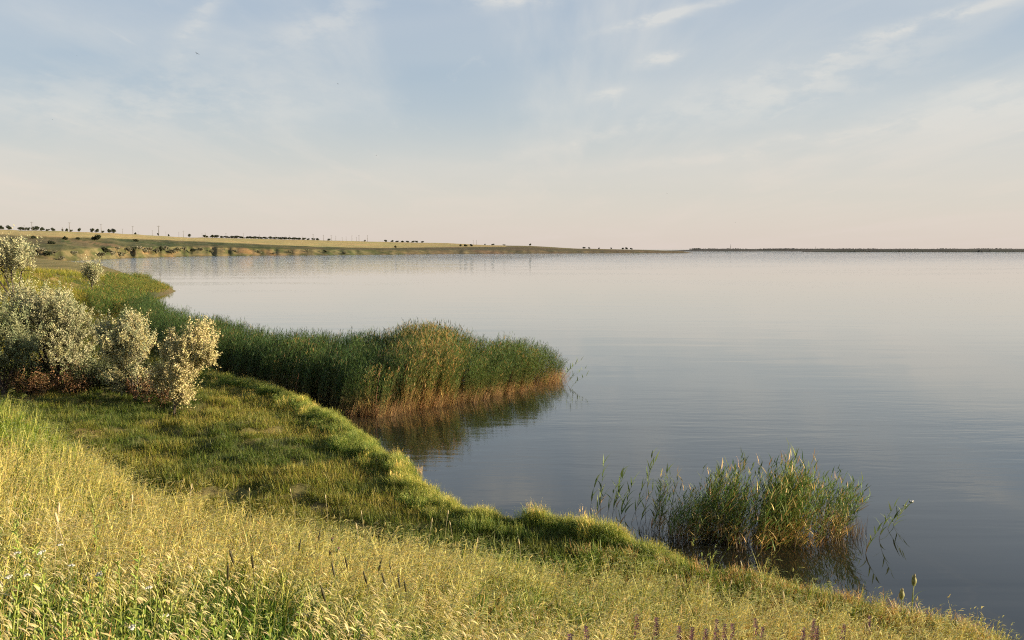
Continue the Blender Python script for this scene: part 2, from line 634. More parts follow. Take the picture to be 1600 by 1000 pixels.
def ground_z(x, y):
    x = np.asarray(x, float)
    y = np.asarray(y, float)
    shp = x.shape
    x, y = x.ravel(), y.ravel()
    s = seg_dist(x, y, SHORE[:-4], False) * np.where(inside(x, y, SHORE), 1, -1)
    c = seg_dist(x, y, HILL[:-2], False) * np.where(inside(x, y, HILL), -1, 1)
    hill = np.clip(quad_terms(np.clip(x, -26, 16), np.clip(y, -8, 26)) @ HC, -3, 8.5)
    hill = hill + 0.25 * (fbm(x * .35, y * .35, 3, 5) - .45)
    T = 0.42 + 0.022 * np.clip(s, 0, 40)
    T = T + 3.6 * sstep(2, 15, s) * sstep(47, 64, y) * (1 - 0.65 * sstep(105, 150, y))
    T = T + 3.5 * sstep(20, 120, s) * sstep(60, 110, y)
    lumps = 0.75 * (fbm(x * .55, y * .55, 3, 11) - .45) + 0.60 * (fbm(x * 1.6, y * 1.6, 3, 13) - .42)
    T = T + lumps * sstep(0.5, 3, s) * (1 - 0.6 * sstep(60, 100, y))
    bermw = sstep(-16, -11, x) * (1 - sstep(1.8, 4.5, x)) * (1 - sstep(46, 50, y)) * (.85 + .6 * (fbm(x * 2.3, y * 2.3, 2, 23) - .4))
    T = T + bermw * np.exp(-((s - 0.1) / 0.6) ** 2) * np.clip(.62 * fbm(x * .6, y * .6, 3, 17) - .08, 0, 1)
    w = 1 - sstep(0.0, 3.2, c)
    d = np.maximum(hill, T) - T
    z = T + d * w
    # shore face and lake bed
    under = -0.10 - 0.30 * np.clip(-s - 0.6, 0, 5)
    face = z * (1 - sstep(-0.75, 0.05, s)) * 0 + z * sstep(-0.85, 0.15, s) + np.minimum(under, 0) * (1 - sstep(-0.85, 0.15, s))
    z = np.where(s < 0.15, face, z)
    z = np.where(s < -0.85, under, z)
    return z.reshape(shp), s.reshape(shp), c.reshape(shp)


def gz(x, y):
    return float(ground_z(np.array([x]), np.array([y]))[0][0])


def ground_hit(px, py, extra=0.0, d0=2.0, d1=130.0):
    """where the ray through a photo point meets the ground (raised by extra)"""
    d = ray(px, py)
    t = np.geomspace(d0, d1, 900)
    pts = np.outer(t, d) + np.array([0, 0, CAMZ])
    z = np.maximum(ground_z(pts[:, 0], pts[:, 1])[0], 0) + extra
    k = np.argmax(pts[:, 2] <= z)
    p = pts[k]
    return np.array([p[0], p[1], gz(p[0], p[1])])


def axis(parts):
    out = []
    for a, b, st0, st1 in parts:
        v = a
        while v < b:
            out.append(v)
            t = (v - a) / (b - a)
            v += st0 * (1 - t) + st1 * t
    out.append(parts[-1][1])
    return np.array(out)


def grid_faces(nx, ny):
    i = np.arange(nx * ny).reshape(ny, nx)
    return np.stack([i[:-1, :-1].ravel(), i[:-1, 1:].ravel(), i[1:, 1:].ravel(), i[1:, :-1].ravel()], 1)


def build_ground():
    xs = axis([(-900, -160, 40, 10), (-160, -40, 5, .8), (-40, 14, .33, .33), (14, 40, .5, 2)])
    ys = axis([(-58, -4, 4, .6), (-4, 48, .33, .33), (48, 130, .45, 1.6), (130, 640, 2, 14)])
    X, Y = np.meshgrid(xs, ys)
    Z, S, Cc = ground_z(X, Y)
    n1 = fbm(X * .25, Y * .25, 4, 31)
    n2 = fbm(X * 1.1, Y * 1.1, 3, 37)
    dry = np.array([0.15, 0.12, 0.05])
    green = np.array([0.055, 0.07, 0.022])
    ochre = np.array([0.30, 0.19, 0.085])
    mud = np.array([0.11, 0.085, 0.055])
    f = sstep(.35, .6, n1 * .6 + n2 * .4)[..., None]
    C = green * (1 - f) + dry * f
    hillw = (1 - sstep(-1, 2, Cc))[..., None]
    C = C * (1 - hillw) + (0.6 * C + 0.4 * dry) * hillw
    bank = (sstep(46, 60, Y) * sstep(2, 6, S) * sstep(.46, .56, n1))[..., None] * .6
    C = C * (1 - bank) + ochre * bank
    far = sstep(110, 160, Y)[..., None]
    C = C * (1 - far) + far * (np.array([.13, .115, .045]) * (1 - f) + np.array([.24, .19, .085]) * f)
    shore = (1 - sstep(-.6, -.1, S))[..., None]
    C = C * (1 - shore) + mud * shore
    mb = MB()
    mb.put(np.stack([X, Y, Z], 2).reshape(-1, 3), [grid_faces(len(xs), len(ys))], C.reshape(-1, 3))
    return add('ground', mb.mesh('ground', M_GROUND))


tag(build_ground(), 'grassy hillside and low shore terrace beside the lake', 'hillside', kind='structure')

mb = MB()
W = 26000.0
mb.put([(-W, -W, 0), (W, -W, 0), (W, W, 0), (-W, W, 0)], [np.array([[0, 1, 2, 3]])], np.array([.1, .1, .1]))
tag(add('water', mb.mesh('water', M_WATER)), 'wide calm estuary lake reflecting the evening sky', 'lake', kind='structure')
mb = MB()
mb.put([(-W, -W, -2.2), (W, -W, -2.2), (W, W, -2.2), (-W, W, -2.2)], [np.array([[0, 1, 2, 3]])], np.array([.10, .09, .07]))
tag(add('lake_bed', mb.mesh('lake_bed', M_FARLAND)), 'muddy bed lying under the lake', 'lake bed', kind='structure')

# far land, left to centre: waterline row, bank top row, lower field edge row, skyline row
FAR = [(-600, 408, 388, 362, 350), (-200, 409, 390, 362, 354), (0, 409, 391, 364, 359), (100, 408, 391, 370, 361.5), (160, 405, 387, 371, 363.5),
       (200, 403, 386, 372.5, 365.5), (250, 401.5, 385.5, 374, 368.5), (300, 400.5, 385, 376, 371), (400, 399.5, 387.5, 381, 373), (500, 399, 389.5, 385.5, 375.5),
       (600, 398, 391, 387.5, 378), (700, 397, 391, 386, 380), (770, 396.6, 391, 385.5, 383.3), (830, 396.3, 391.2, 386, 384.2), (900, 396, 391.5, 389.6, 388.4),
       (1000, 395.7, 392.3, 391, 390.2), (1060, 395.5, 393.2, 392.4, 392.0), (1081, 395.4, 395.0, 394.9, 394.8)]
FAR = np.array(FAR, float)


def far_prof(px):
    return [np.interp(px, FAR[:, 0], FAR[:, i]) for i in range(1, 5)]


def far_dist(px):
    yw, yc, yf, ys = far_prof(px)
    d0 = CAMZ * F / (yw - 389.0)
    return d0, d0 * 1.045, d0 * 1.32, d0 * 1.95


def build_far_land():
    pxs = np.arange(-600, 1082, 3.0)
    yw, yc, yf, ys = far_prof(pxs)
    d0, dc, df, ds = far_dist(pxs)
    zr = lambda d, row: CAMZ + (389.0 - row) / F * d
    zc, zf, zs = zr(dc, yc), zr(df, yf), zr(ds, ys)
    rows_d, rows_z, rows_k = [], [], []
    rows_d.append(d0 * .985); rows_z.append(np.full_like(d0, -2.0)); rows_k.append(0)
    for t in np.linspace(0, 1, 13):
        rows_d.append(d0 + (dc - d0) * t); rows_z.append(-0.05 + (zc) * (t ** 1.25)); rows_k.append(1 + t)
    for t in np.linspace(0, 1, 12)[1:]:
        rows_d.append(dc + (df - dc) * t); rows_z.append(zc + (zf - zc) * t); rows_k.append(2 + t)
    for t in np.linspace(0, 1, 10)[1:]:
        rows_d.append(df + (ds - df) * t); rows_z.append(zf + (zs - zf) * t); rows_k.append(3 + t)
    rows_d.append(ds * 1.5); rows_z.append(zs - 6); rows_k.append(5)
    D = np.array(rows_d); Z = np.array(rows_z); K = np.array(rows_k)[:, None] * np.ones_like(D)
    dirx = (pxs - 800) / F / CP
    # gullies cut the bank: the waterline wanders and the slope folds
    gul = (fbm(pxs / 14.0, 0 * pxs, 3, 51) - .45)
    gul2 = (vnoise(pxs / 6.0, 0 * pxs, 55) - .5)
    wgt = np.clip(1 - np.abs(K - 1.6) / 1.2, 0, 1)
    size = np.clip((zc) / 9.0, 0.15, 1.2)
    D = D + (gul[None] * 34 + gul2[None] * 16) * wgt * size[None] * (D / 800)
    Z = Z + np.where((K > 2) & (K < 4.5), 1.6 * (fbm(D * .01, pxs[None] * .05 + 0 * D, 3, 61) - .45) * size[None], 0)
    X = dirx[None] * D
    n = fbm(X * .02, D * .012, 4, 71)
    n2 = fbm(X * .09, D * .05, 3, 77)
    olive = np.array([.085, .085, .035]); dark = np.array([.045, .055, .02]); field = np.array([.36, .285, .13])
    red = np.array([.34, .17, .08]); tan = np.array([.17, .13, .07])
    f = sstep(.35, .6, n)[..., None]
    Cm = olive * (1 - f) + tan * .75 * f
    g = sstep(.40, .56, n2)[..., None]
    Cm = Cm * (1 - g) + dark * g
    gb = sstep(.40, .56, fbm(pxs[None] / 7. + K * 1.6, K * 2.6 + pxs[None] / 30., 4, 85))[..., None]
    bankc = (tan * .65 + olive * .35) * (1 - gb) + (olive * .55 + dark * .45) * gb
    rr = (sstep(.48, .6, fbm(pxs[None] / 16. + K * 1.1, K * 1.9, 3, 81)) * np.where((pxs > 225)[None], 1, .25) * np.where((pxs < 440)[None], 1, .4))[..., None]
    bankc = bankc * (1 - .28 * rr) + red * .28 * rr
    C = np.where((K < 2)[..., None], bankc, Cm)
    fb = sstep(2.86, 2.98, K + .14 * (n2 - .5))[..., None]
    fieldc = field * (.85 + .3 * fbm(X * .004, D * .05, 2, 91))[..., None]
    fld = np.where((pxs < 790)[None, :, None], 1.0, 0.25)
    C = C * (1 - fb * fld) + fieldc * fb * fld
    mauve = sstep(560, 760, pxs)[None, :, None] * .6
    C = C * (1 - mauve * (1 - fb * .7)) + np.array([.12, .085, .06]) * mauve * (1 - fb * .7)
    mb = MB()
    ny, nx = D.shape
    mb.put(np.stack([X, D, Z], 2).reshape(-1, 3), [grid_faces(nx, ny)], C.reshape(-1, 3))
    return add('far_shore', mb.mesh('far_shore', M_FARLAND))


tag(build_far_land(), 'low far shore with gullied reddish bank and pale grain field', 'far shore', kind='structure')


def far_z(px, kpos):
    """a point on the far land: kpos 1..2 bank, 2..3 scrub, 3..4 field up to the skyline"""
    yw, yc, yf, ys = far_prof(px)
    d0, dc, df, ds = far_dist(px)
    zr = lambda d, row: CAMZ + (389.0 - row) / F * d
    D = np.interp(kpos, [1, 2, 3, 4], [d0, dc, df, ds])
    Z = np.interp(kpos, [1, 2, 3, 4], [0, zr(dc, yc), zr(df, yf), zr(ds, ys)])
    return np.array([(px - 800) / F / CP * D, D, Z])


def strip_land(name, label, px0, px1, dist, row_top, depth, col, seed):
    pxs = np.arange(px0, px1, 5.0)
    taper = sstep(px0, px0 + 70, pxs)
    ztop = (CAMZ + (389.0 - row_top) / F * (dist + depth)) * (0.12 + .88 * taper) * (0.75 + .5 * fbm(pxs / 120., 0 * pxs, 3, seed))
    dir_ = (pxs - 800) / F / CP
    prof = [(-.3, None), (0, 0), (.06, .35), (.3, .6), (1.0, 1.0), (2.5, .8)]
    V, C = [], []
    for t, h in prof:
        d = dist + depth * t + 40 * (fbm(pxs / 60., 0 * pxs, 2, seed + 1) - .4)
        z = np.full_like(pxs, -2.0) if h is None else h * ztop
        V.append(np.stack([dir_ * d, d, z], 1))
        C.append(np.tile(np.array(col), (len(pxs), 1)) * (.7 + .6 * fbm(pxs / 25., np.full_like(pxs, t * 5), 3, seed + 2))[:, None])
    mb = MB()
    mb.put(np.concatenate(V), [grid_faces(len(pxs), len(prof))], np.concatenate(C))
    return tag(add(name, mb.mesh(name, M_FARLAND)), label, 'far shore', kind='structure')


strip_land('distant_shore', 'long flat mauve shore on the horizon at right', 1040, 2150, 2350, 389.0, 500, (.065, .06, .055), 5)
strip_land('spit_land', 'low dark spit in front of the right horizon shore', 1250, 2150, 1900, 391.0, 120, (.04, .04, .032), 9)


# ------------------------------------------------------------------ scattered growth (stuff)
def scatter(name, protos, pts, rot, scl, tint, label, category):
    me = bpy.data.meshes.new(name)
    n = len(pts)
    me.vertices.add(n)
    me.vertices.foreach_set('co', np.asarray(pts, np.float32).ravel())
    a = me.attributes.new('rot', 'FLOAT_VECTOR', 'POINT')
    a.data.foreach_set('vector', np.asarray(rot, np.float32).ravel())
    a = me.attributes.new('scl', 'FLOAT_VECTOR', 'POINT')
    a.data.foreach_set('vector', np.asarray(scl, np.float32).ravel())
    a = me.attributes.new('tint', 'FLOAT_COLOR', 'POINT')
    a.data.foreach_set('color', np.concatenate([tint, np.ones((n, 1))], 1).astype(np.float32).ravel())
    a = me.attributes.new('pick', 'INT', 'POINT')
    a.data.foreach_set('value', rng.integers(0, len(protos), n).astype(np.int32))
    ob = add(name, me)
    g = bpy.data.node_groups.new(name, 'GeometryNodeTree')
    g.interface.new_socket('Geometry', in_out='INPUT', socket_type='NodeSocketGeometry')
    g.interface.new_socket('Geometry', in_out='OUTPUT', socket_type='NodeSocketGeometry')
    gi, go = g.nodes.new('NodeGroupInput'), g.nodes.new('NodeGroupOutput')
    jn = g.nodes.new('GeometryNodeJoinGeometry')
    for p in protos:
        oi = g.nodes.new('GeometryNodeObjectInfo')
        oi.inputs['Object'].default_value = p
        ti = g.nodes.new('GeometryNodeGeometryToInstance')
        g.links.new(oi.outputs['Geometry'], ti.inputs[0])
        g.links.new(ti.outputs[0], jn.inputs[0])

    def named(nm, typ):
        q = g.nodes.new('GeometryNodeInputNamedAttribute')
        q.data_type = typ
        q.inputs['Name'].default_value = nm
        return q.outputs['Attribute']
    iop = g.nodes.new('GeometryNodeInstanceOnPoints')
    g.links.new(gi.outputs[0], iop.inputs['Points'])
    g.links.new(jn.outputs[0], iop.inputs['Instance'])
    iop.inputs['Pick Instance'].default_value = True
    g.links.new(named('pick', 'INT'), iop.inputs['Instance Index'])
    e2r = g.nodes.new('FunctionNodeEulerToRotation')
    g.links.new(named('rot', 'FLOAT_VECTOR'), e2r.inputs[0])
    g.links.new(e2r.outputs[0], iop.inputs['Rotation'])
    g.links.new(named('scl', 'FLOAT_VECTOR'), iop.inputs['Scale'])
    g.links.new(iop.outputs[0], go.inputs[0])
    md = ob.modifiers.new('scatter', 'NODES')
    md.node_group = g
    return tag(ob, label, category, kind='stuff')


def proto(name, mb, mat):
    return bpy.data.objects.new(name, mb.mesh(name, mat))     # a source mesh, never linked to the scene


tap = lambda t: 1.0 - 0.55 * t
lance = lambda t: (0.35 + 2.6 * t) if t < .25 else max(0.0, 1.0 - (t - .25) * 1.25)
U = rng.uniform


def disc(n, r):
    a, q = U(0, 2 * math.pi, n), r * np.sqrt(U(0, 1, n))
    return np.stack([q * np.cos(a), q * np.sin(a), np.full(n, -0.03)], 1)


def hsvmix(n, cols):
    cols = np.array(cols, float)
    return cols[rng.integers(0, len(cols), n)] * U(.8, 1.2, (n, 1))


# --- source tufts
STRAW = [(.57, .48, .15), (.65, .57, .22), (.46, .42, .11), (.37, .38, .075)]
GREEN = [(.12, .19, .025), (.17, .24, .035), (.09, .145, .022), (.22, .26, .045)]


def tuft_brome(seed):
    mb = MB()
    n = 8
    b = disc(n, .11)
    az, L = U(-.8, .8, n) + math.pi * (rng.random(n) < .12), U(.38, .66, n)
    ctr = strips(mb, b, az, U(0, .15, n), U(.25, .8, n), L, .0060, 4, hsvmix(n, GREEN), hsvmix(n, STRAW), lambda t: 1 - .3 * t, colpw=.6)
    # nodding spikelets
    for j in range(n):
        k = 5
        ti = rng.integers(2, 5, k)
        tips = ctr[j][ti] + U(-.012, .012, (k, 3))
        strips(mb, tips, .35 * az[j] + U(-.7, .7, k), U(.5, 1.1, k), U(1.5, 2.5, k), U(.06, .105, k), U(.011, .018, k), 2,
               hsvmix(k, STRAW), np.array(STRAW[1]) * 1.15, lance)
    n = 12
    strips(mb, disc(n, .11), U(0, 6.28, n), U(.05, .3, n), U(.5, 1.4, n), U(.18, .36, n), U(.007, .012, n), 3,
           hsvmix(n, GREEN), hsvmix(n, GREEN + STRAW[:2]), tap)
    return proto('brome_tuft', mb, M_GRASS)


def tuft_leafy(seed):
    mb = MB()
    n = 34
    strips(mb, disc(n, .13), U(0, 6.28, n), U(.02, .25, n), U(.3, 1.2, n), U(.2, .46, n), U(.008, .016, n), 4,
           hsvmix(n, GREEN) * .8, hsvmix(n, GREEN + [(.36, .36, .10)]), tap)
    return proto('leafy_tuft', mb, M_GRASS)


def tuft_golden(seed):
    mb = MB()
    n = 34
    c = [(.52, .38, .16), (.58, .46, .20), (.44, .37, .13), (.36, .22, .09)]
    ctr = strips(mb, disc(n, .13), U(0, 6.28, n), U(.02, .3, n), U(.3, 1.1, n), U(.16, .40, n), U(.006, .011, n), 3,
                 hsvmix(n, c) * .8, hsvmix(n, c), tap)
    k = 16
    strips(mb, ctr[:k, 2], U(0, 6.28, k), U(.2, .8, k), U(.8, 1.6, k), U(.045, .08, k), U(.009, .015, k), 2, hsvmix(k, c), hsvmix(k, c), lance)
    return proto('golden_tuft', mb, M_GRASS)


def tuft_turf(seed):
    mb = MB()
    n = 80
    strips(mb, disc(n, .26), U(0, 6.28, n), U(.1, .6, n), U(.6, 1.6, n), U(.08, .24, n), U(.007, .014, n), 3,
           hsvmix(n, GREEN) * .85, hsvmix(n, GREEN + [(.30, .27, .09), (.26, .26, .07)]), tap)
    n = 10
    strips(mb, disc(n, .26), U(0, 6.28, n), U(0, .2, n), U(.2, .7, n), U(.2, .34, n), U(.004, .008, n), 3,
           hsvmix(n, GREEN), hsvmix(n, STRAW) * .85, tap)
    return proto('turf_tuft', mb, M_GRASS)


def tuft_bank(seed):
    mb = MB()
    n = 75
    strips(mb, disc(n, .22), U(0, 6.28, n), U(.02, .35, n), U(.3, 1.3, n), U(.28, .60, n), U(.006, .012, n), 4,
           hsvmix(n, [(.075, .14, .022), (.10, .17, .03), (.06, .11, .02)]), hsvmix(n, [(.14, .22, .04), (.20, .27, .055), (.27, .29, .07)]), tap)
    n = 16
    ctr = strips(mb, disc(n, .2), U(0, 6.28, n), U(0, .15, n), U(.1, .5, n), U(.45, .72, n), .004, 3,
                 hsvmix(n, GREEN), hsvmix(n, STRAW), tap)
    strips(mb, ctr[:, 2], U(0, 6.28, n), U(0, .3, n), U(.2, .9, n), U(.07, .12, n), U(.008, .013, n), 2, hsvmix(n, STRAW), hsvmix(n, STRAW), lance)
    return proto('bank_tuft', mb, M_GRASS)


def tuft_ears(seed):
    """loose stems whose pale pointed ears all nod the same way"""
    mb = MB()
    n = 6
    b = disc(n, .13)
    az, L = U(-.45, .45, n), U(.40, .62, n)
    ctr = strips(mb, b, az, U(0, .12, n), U(.35, .8, n), L, .0055, 5, hsvmix(n, GREEN), hsvmix(n, STRAW), lambda t: 1 - .3 * t, colpw=.8)
    pale_ear = [(.66, .57, .27), (.58, .50, .20), (.72, .64, .36)]
    for j in range(n):
        k = 4
        tips = ctr[j][rng.integers(3, 6, k)] + U(-.012, .012, (k, 3))
        strips(mb, tips, U(-.6, .6, k), U(1.5, 2.1, k), U(2.3, 2.9, k), U(.055, .085, k), U(.011, .016, k), 3, hsvmix(k, pale_ear), hsvmix(k, pale_ear), lance, twist=.4)
    n = 9
    strips(mb, disc(n, .13), U(0, 6.28, n), U(.05, .3, n), U(.5, 1.4, n), U(.18, .36, n), U(.008, .014, n), 3,
           hsvmix(n, GREEN) * .6, hsvmix(n, GREEN) * .8, tap)
    return proto('nodding_tuft', mb, M_GRASS)


BROME = [tuft_brome(i) for i in range(6)]
EARS = [tuft_ears(i) for i in range(6)]
LEAFY = [tuft_leafy(i) for i in range(5)]
GOLD = [tuft_golden(i) for i in range(5)]
TURF = [tuft_turf(i) for i in range(6)]
BANK = [tuft_bank(i) for i in range(6)]


def cam_px(x, y, z):
    """photo pixel of a place"""
    dz = z - CAMZ
    f = y * CP - dz * SP
    u = y * SP + dz * CP
    return 800 + F * x / f, 500 - F * u / f, f


def sample_area(n, ymin, ymax, power, margin=260):
    """random ground points in the wedge the camera sees, more of them near"""
    y = ymin * (ymax / ymin) ** (U(0, 1, n)) if power == 1 else (ymin ** power + (ymax ** power - ymin ** power) * U(0, 1, n)) ** (1 / power)
    hw = (800 + margin) / F
    x = U(-1, 1, n) * (y * hw + 1.0)
    z, s, c = ground_z(x, y)
    return x, y, z, s, c


def place(name, protos, x, y, z, size, tint, label, category, lean=.12, zs=None, turn=3.14):
    n = len(x)
    rot = np.stack([U(-lean, lean, n), U(-lean, lean, n), U(-turn, turn, n)], 1)
    sc = np.broadcast_to(np.asarray(size, float), (n,)) * U(.8, 1.25, n)
    zz = sc * (1 if zs is None else zs)
    scatter(name, protos, np.stack([x, y, z], 1), rot, np.stack([sc, sc, zz], 1), tint, label, category)


def tints(x, y, f, a, b, seed, amp=.25):
    n = fbm(x * .6, y * .6, 3, seed)
    t = np.clip(f + amp * 2 * (n - .45), 0, 1)[:, None]
    return np.array(a) * (1 - t) + np.array(b) * t


def hillside_grass():
    # pale drooping brome over the whole slope
    x, y, z, s, c = sample_area(21000, 2.6, 34, 1.5)
    k = (c < 1.2) & (s > .6)
    x, y, z, s, c = x[k], y[k], z[k], s[k], c[k]
    n = fbm(x * .5, y * .5, 3, 101)
    # where straw rules: the shoulder of the slope; greener low at left and far left
    green = np.clip(.95 * sstep(9.0, 5.0, y) * sstep(3.5, -.8, x) + .8 * sstep(13, 17, y) + 2.2 * (n - .47), 0, 1)
    keep = rng.random(len(x)) < (.92 - .80 * green) * (1 - .75 * sstep(8.0, 5.0, y) * sstep(3.0, 0.5, x))
    t = tints(x, y, green, (1.06, 1.0, .92), (.62, .78, .5), 103, .45)
    size = (.82 + .18 * sstep(4, 8, y)) + .25 * sstep(8, 25, y)
    place('brome_grass', BROME, x[keep], y[keep], z[keep], size[keep], t[keep],
          'pale straw-coloured drooping grass covering the near slope', 'grass', turn=.9)
    x, y, z, s, c = sample_area(950, 2.4, 9.5, 1.6)
    k = (c < 1.2) & (s > .6) & (rng.random(len(x)) < .25 + .75 * sstep(10.5, 7, y))
    x, y, z = x[k], y[k], z[k]
    place('nodding_grass', EARS, x, y, z, 1.0, tints(x, y, .5 + 0 * x, (.70, .70, .62), (.95, .92, .85), 109, .4),
          'loose pale nodding grass ears along the bottom of the near slope', 'grass', turn=.45)
    x, y, z, s, c = sample_area(22000, 2.6, 36, 1.4)
    k = (c < 1.6) & (s > .5)
    x, y, z, s, c = x[k], y[k], z[k], s[k], c[k]
    n = fbm(x * .5, y * .5, 3, 101)
    green = np.clip(.38 + .5 * sstep(9.0, 5.0, y) * sstep(3.5, -.8, x) + .5 * sstep(13, 17, y) + 2.0 * (n - .47) - .3 * sstep(0, 4, x), 0.10, 1)
    keep = rng.random(len(x)) < green
    t = tints(x, y, .08 + .55 * sstep(6, 11, y), (.40, .58, .30), (1.2, 1.12, .72), 107, .45)
    place('leafy_grass', LEAFY, x[keep], y[keep], z[keep], (.85 + .25 * sstep(4, 9, y))[keep], t[keep], 'fresh green leafy grass low on the near slope', 'grass')
    x, y, z, s, c = sample_area(18000, 3.0, 34, 1.35)
    k = (c < 1.8) & (s > .25)
    x, y, z, s, c = x[k], y[k], z[k], s[k], c[k]
    n = fbm(x * .45, y * .45, 3, 111)
    g = np.clip(.22 + .78 * sstep(-1, 3, x) + 1.4 * (n - .5), 0.03, 1)
    keep = rng.random(len(x)) < g
    t = tints(x, y, .5 + 0 * x, (1.12, .92, .72), (1.0, 1.0, .8), 113, .4)
    place('dry_grass', GOLD, x[keep], y[keep], z[keep], 1.1, t[keep], 'golden dry grass on the slope towards the water', 'grass')


def terrace_grass():
    x, y, z, s, c = sample_area(42000, 11, 62, 1.1)
    k = (c > .6) & (s > .3)
    x, y, z, s, c = x[k], y[k], z[k], s[k], c[k]
    n = fbm(x * .35, y * .35, 3, 121)
    f = sstep(.4, .6, n)
    t = tints(x, y, f, (.44, .52, .38), (1.05, .86, .66), 123, .7)
    place('terrace_turf', TURF, x, y, z - .01, .85 + .5 * fbm(x * .8, y * .8, 2, 125), t, 'short matted olive turf on the low shore terrace', 'grass', lean=.3)
    x, y, z, s, c = sample_area(16000, 40, 190, 1.0)
    k = (c > .6) & (s > .3) & (y > 45)
    x, y, z, s, c = x[k], y[k], z[k], s[k], c[k]
    t = tints(x, y, .6 + 0 * x, (.5, .62, .38), (1.35, 1.0, .6), 127, .8)
    place('headland_grass', TURF, x, y, z, 1.5 + y / 90, t, 'yellowish rough grass on the bank and headland behind the silver trees', 'grass', lean=.3)


def bank_grass():
    n = 13000
    pts = np.array(SHORE[2:NSH])
    seg = np.hypot(*(pts[1:] - pts[:-1]).T)
    i = rng.choice(len(seg), n, p=seg / seg.sum())
    t = U(0, 1, n)
    x = pts[i, 0] + (pts[i + 1, 0] - pts[i, 0]) * t + rng.normal(0, .75, n)
    y = pts[i, 1] + (pts[i + 1, 1] - pts[i, 1]) * t + rng.normal(0, .75, n)
    z, s, c = ground_z(x, y)
    wide = np.where(x > 5.5, .8, .35 + 1.25 * fbm(x * .6, y * .6, 3, 137))
    k = (s > -.62) & (s < wide) & (y < 50) & ~((s < -.05) & (fbm(x * 1.3, y * 1.3, 3, 138) < .42)) & ~((s > .35) & (fbm(x * 1.1, y * 1.1, 2, 136) < .36))
    x, y, z, s = x[k], y[k], z[k], s[k]
    g = fbm(x * .5, y * .5, 3, 131)
    edge = np.exp(-((s + .15) / .4) ** 2)
    t = tints(x, y, .10 + .50 * edge, (.66, .82, .60), (1.35, 1.2, .92), 133, .55)  # land side tinted darker, water edge paler: shade and sun put into colour
    size = (.36 + .70 * g) * (1 - .5 * sstep(2.5, 5.5, x)) * (.30 + 1.35 * fbm(x * 1.5, y * 1.5, 3, 139) ** 1.2) * (1 - .3 * sstep(.8, 1.7, s))
    place('bank_grass', BANK + BROME[:2] + LEAFY[:1], x, y, z, size, t, 'lush taller green grass on the bank along the waterline', 'grass')


def bank_tussocks():
    """shaggier clumps that stand out of the bank and spill over its edge"""
    pts = np.array(SHORE[3:NSH])
    pts = pts[pts[:, 1] < 44]
    X, Y, S, K = [], [], [], []
    for q in range(85):
        p = pts[rng.integers(0, len(pts))] + rng.normal(0, .45, 2)
        m = rng.integers(4, 11)
        X.append(p[0] + rng.normal(0, .16, m)); Y.append(p[1] + rng.normal(0, .16, m))
        S.append(np.full(m, U(.42, .88)) * U(.8, 1.1, m)); K.append(np.full(m, rng.random()))
    x, y, sz, kk = map(np.concatenate, (X, Y, S, K))
    z, s, c = ground_z(x, y)
    k = (s > -.6) & (s < 1.6)
    x, y, z, sz, kk, s = x[k], y[k], z[k], sz[k], kk[k], s[k]
    sz = sz * (1 - .4 * sstep(3, 6, x))
    t = np.where((kk < .35)[:, None], np.array([1.85, 1.5, 1.5]), np.where((kk < .6)[:, None], np.array([1.35, 1.2, .9]), np.array([.8, .95, .7]))) * U(.85, 1.15, (len(x), 1))
    place('bank_tussocks', BANK, x, y, z, sz, t, 'shaggy taller clumps of tan and green grass standing out along the bank', 'grass', lean=.25)


hillside_grass()
bank_tussocks()
terrace_grass()
bank_grass()


# ------------------------------------------------------------------ reeds
RG = [(.045, .085, .022), (.06, .105, .028), (.035, .065, .02), (.085, .12, .04)]
RT = [(.10, .15, .045), (.14, .18, .06), (.075, .12, .035)]
RTAN = [(.30, .205, .10), (.40, .29, .14), (.21, .14, .07)]


def reed_into(mb_stem, mb_leaf, base, h, lean_az, lean, nleaf, wide=1.0, plume=False, dry=0.0, first=.28, stemk=1.0):
    k = 7
    t = np.linspace(0, 1, k)
    off = lean * h * t ** 1.8
    pts = np.stack([base[0] + off * math.cos(lean_az), base[1] + off * math.sin(lean_az), base[2] + h * t * (1 - .12 * lean * t)], 1)
    rb = .0065
    cb = np.array(RTAN[rng.integers(0, 3)]) * U(.75, 1.15) * stemk
    cs = np.array(RG[3]) * 1.2 if dry < .5 else np.array(RTAN[0])
    tube(mb_stem, pts, rb * (1 - .7 * t), cb, 3, cs)
    tl = np.linspace(first, .99, nleaf) + U(-.03, .03, nleaf)
    bx = np.stack([np.interp(tl, t, pts[:, i]) for i in range(3)], 1)
    az = np.where(np.arange(nleaf) % 2 == 0, 0.0, math.pi) + U(-1.0, 1.0, nleaf)
    # the wind combs the leaves towards the right
    wx, wy = np.cos(az) + .85, np.sin(az) * .8
    az = np.arctan2(wy, wx)
    th0 = U(.15, .5, nleaf)
    th1 = th0 + U(.4, 1.2, nleaf) * (1.15 - .5 * tl)
    L = U(.30, .52, nleaf) * (1.1 - .35 * tl)
    isdry = rng.random(nleaf) < np.clip(dry + .5 * (tl < .4), 0, 1)
    cb_ = np.where(isdry[:, None], hsvmix(nleaf, RTAN) * (.5 + .5 * stemk), hsvmix(nleaf, RG))
    ct_ = np.where(isdry[:, None], hsvmix(nleaf, RTAN), hsvmix(nleaf, RT))
    strips(mb_leaf, bx, az, th0, th1, L, U(.018, .030, nleaf) * wide, 4, cb_, ct_, lance, twist=.9)
    if plume:
        m = 10
        tb = np.tile(pts[-1], (m, 1)) - np.array([0, 0, 1]) * U(0, .12, (m, 1))
        strips(mb_leaf, tb, U(-.9, .9, m), U(.1, .4, m), U(.9, 1.7, m), U(.10, .2, m), .018, 3, (.40, .29, .15), (.50, .38, .22), lance)


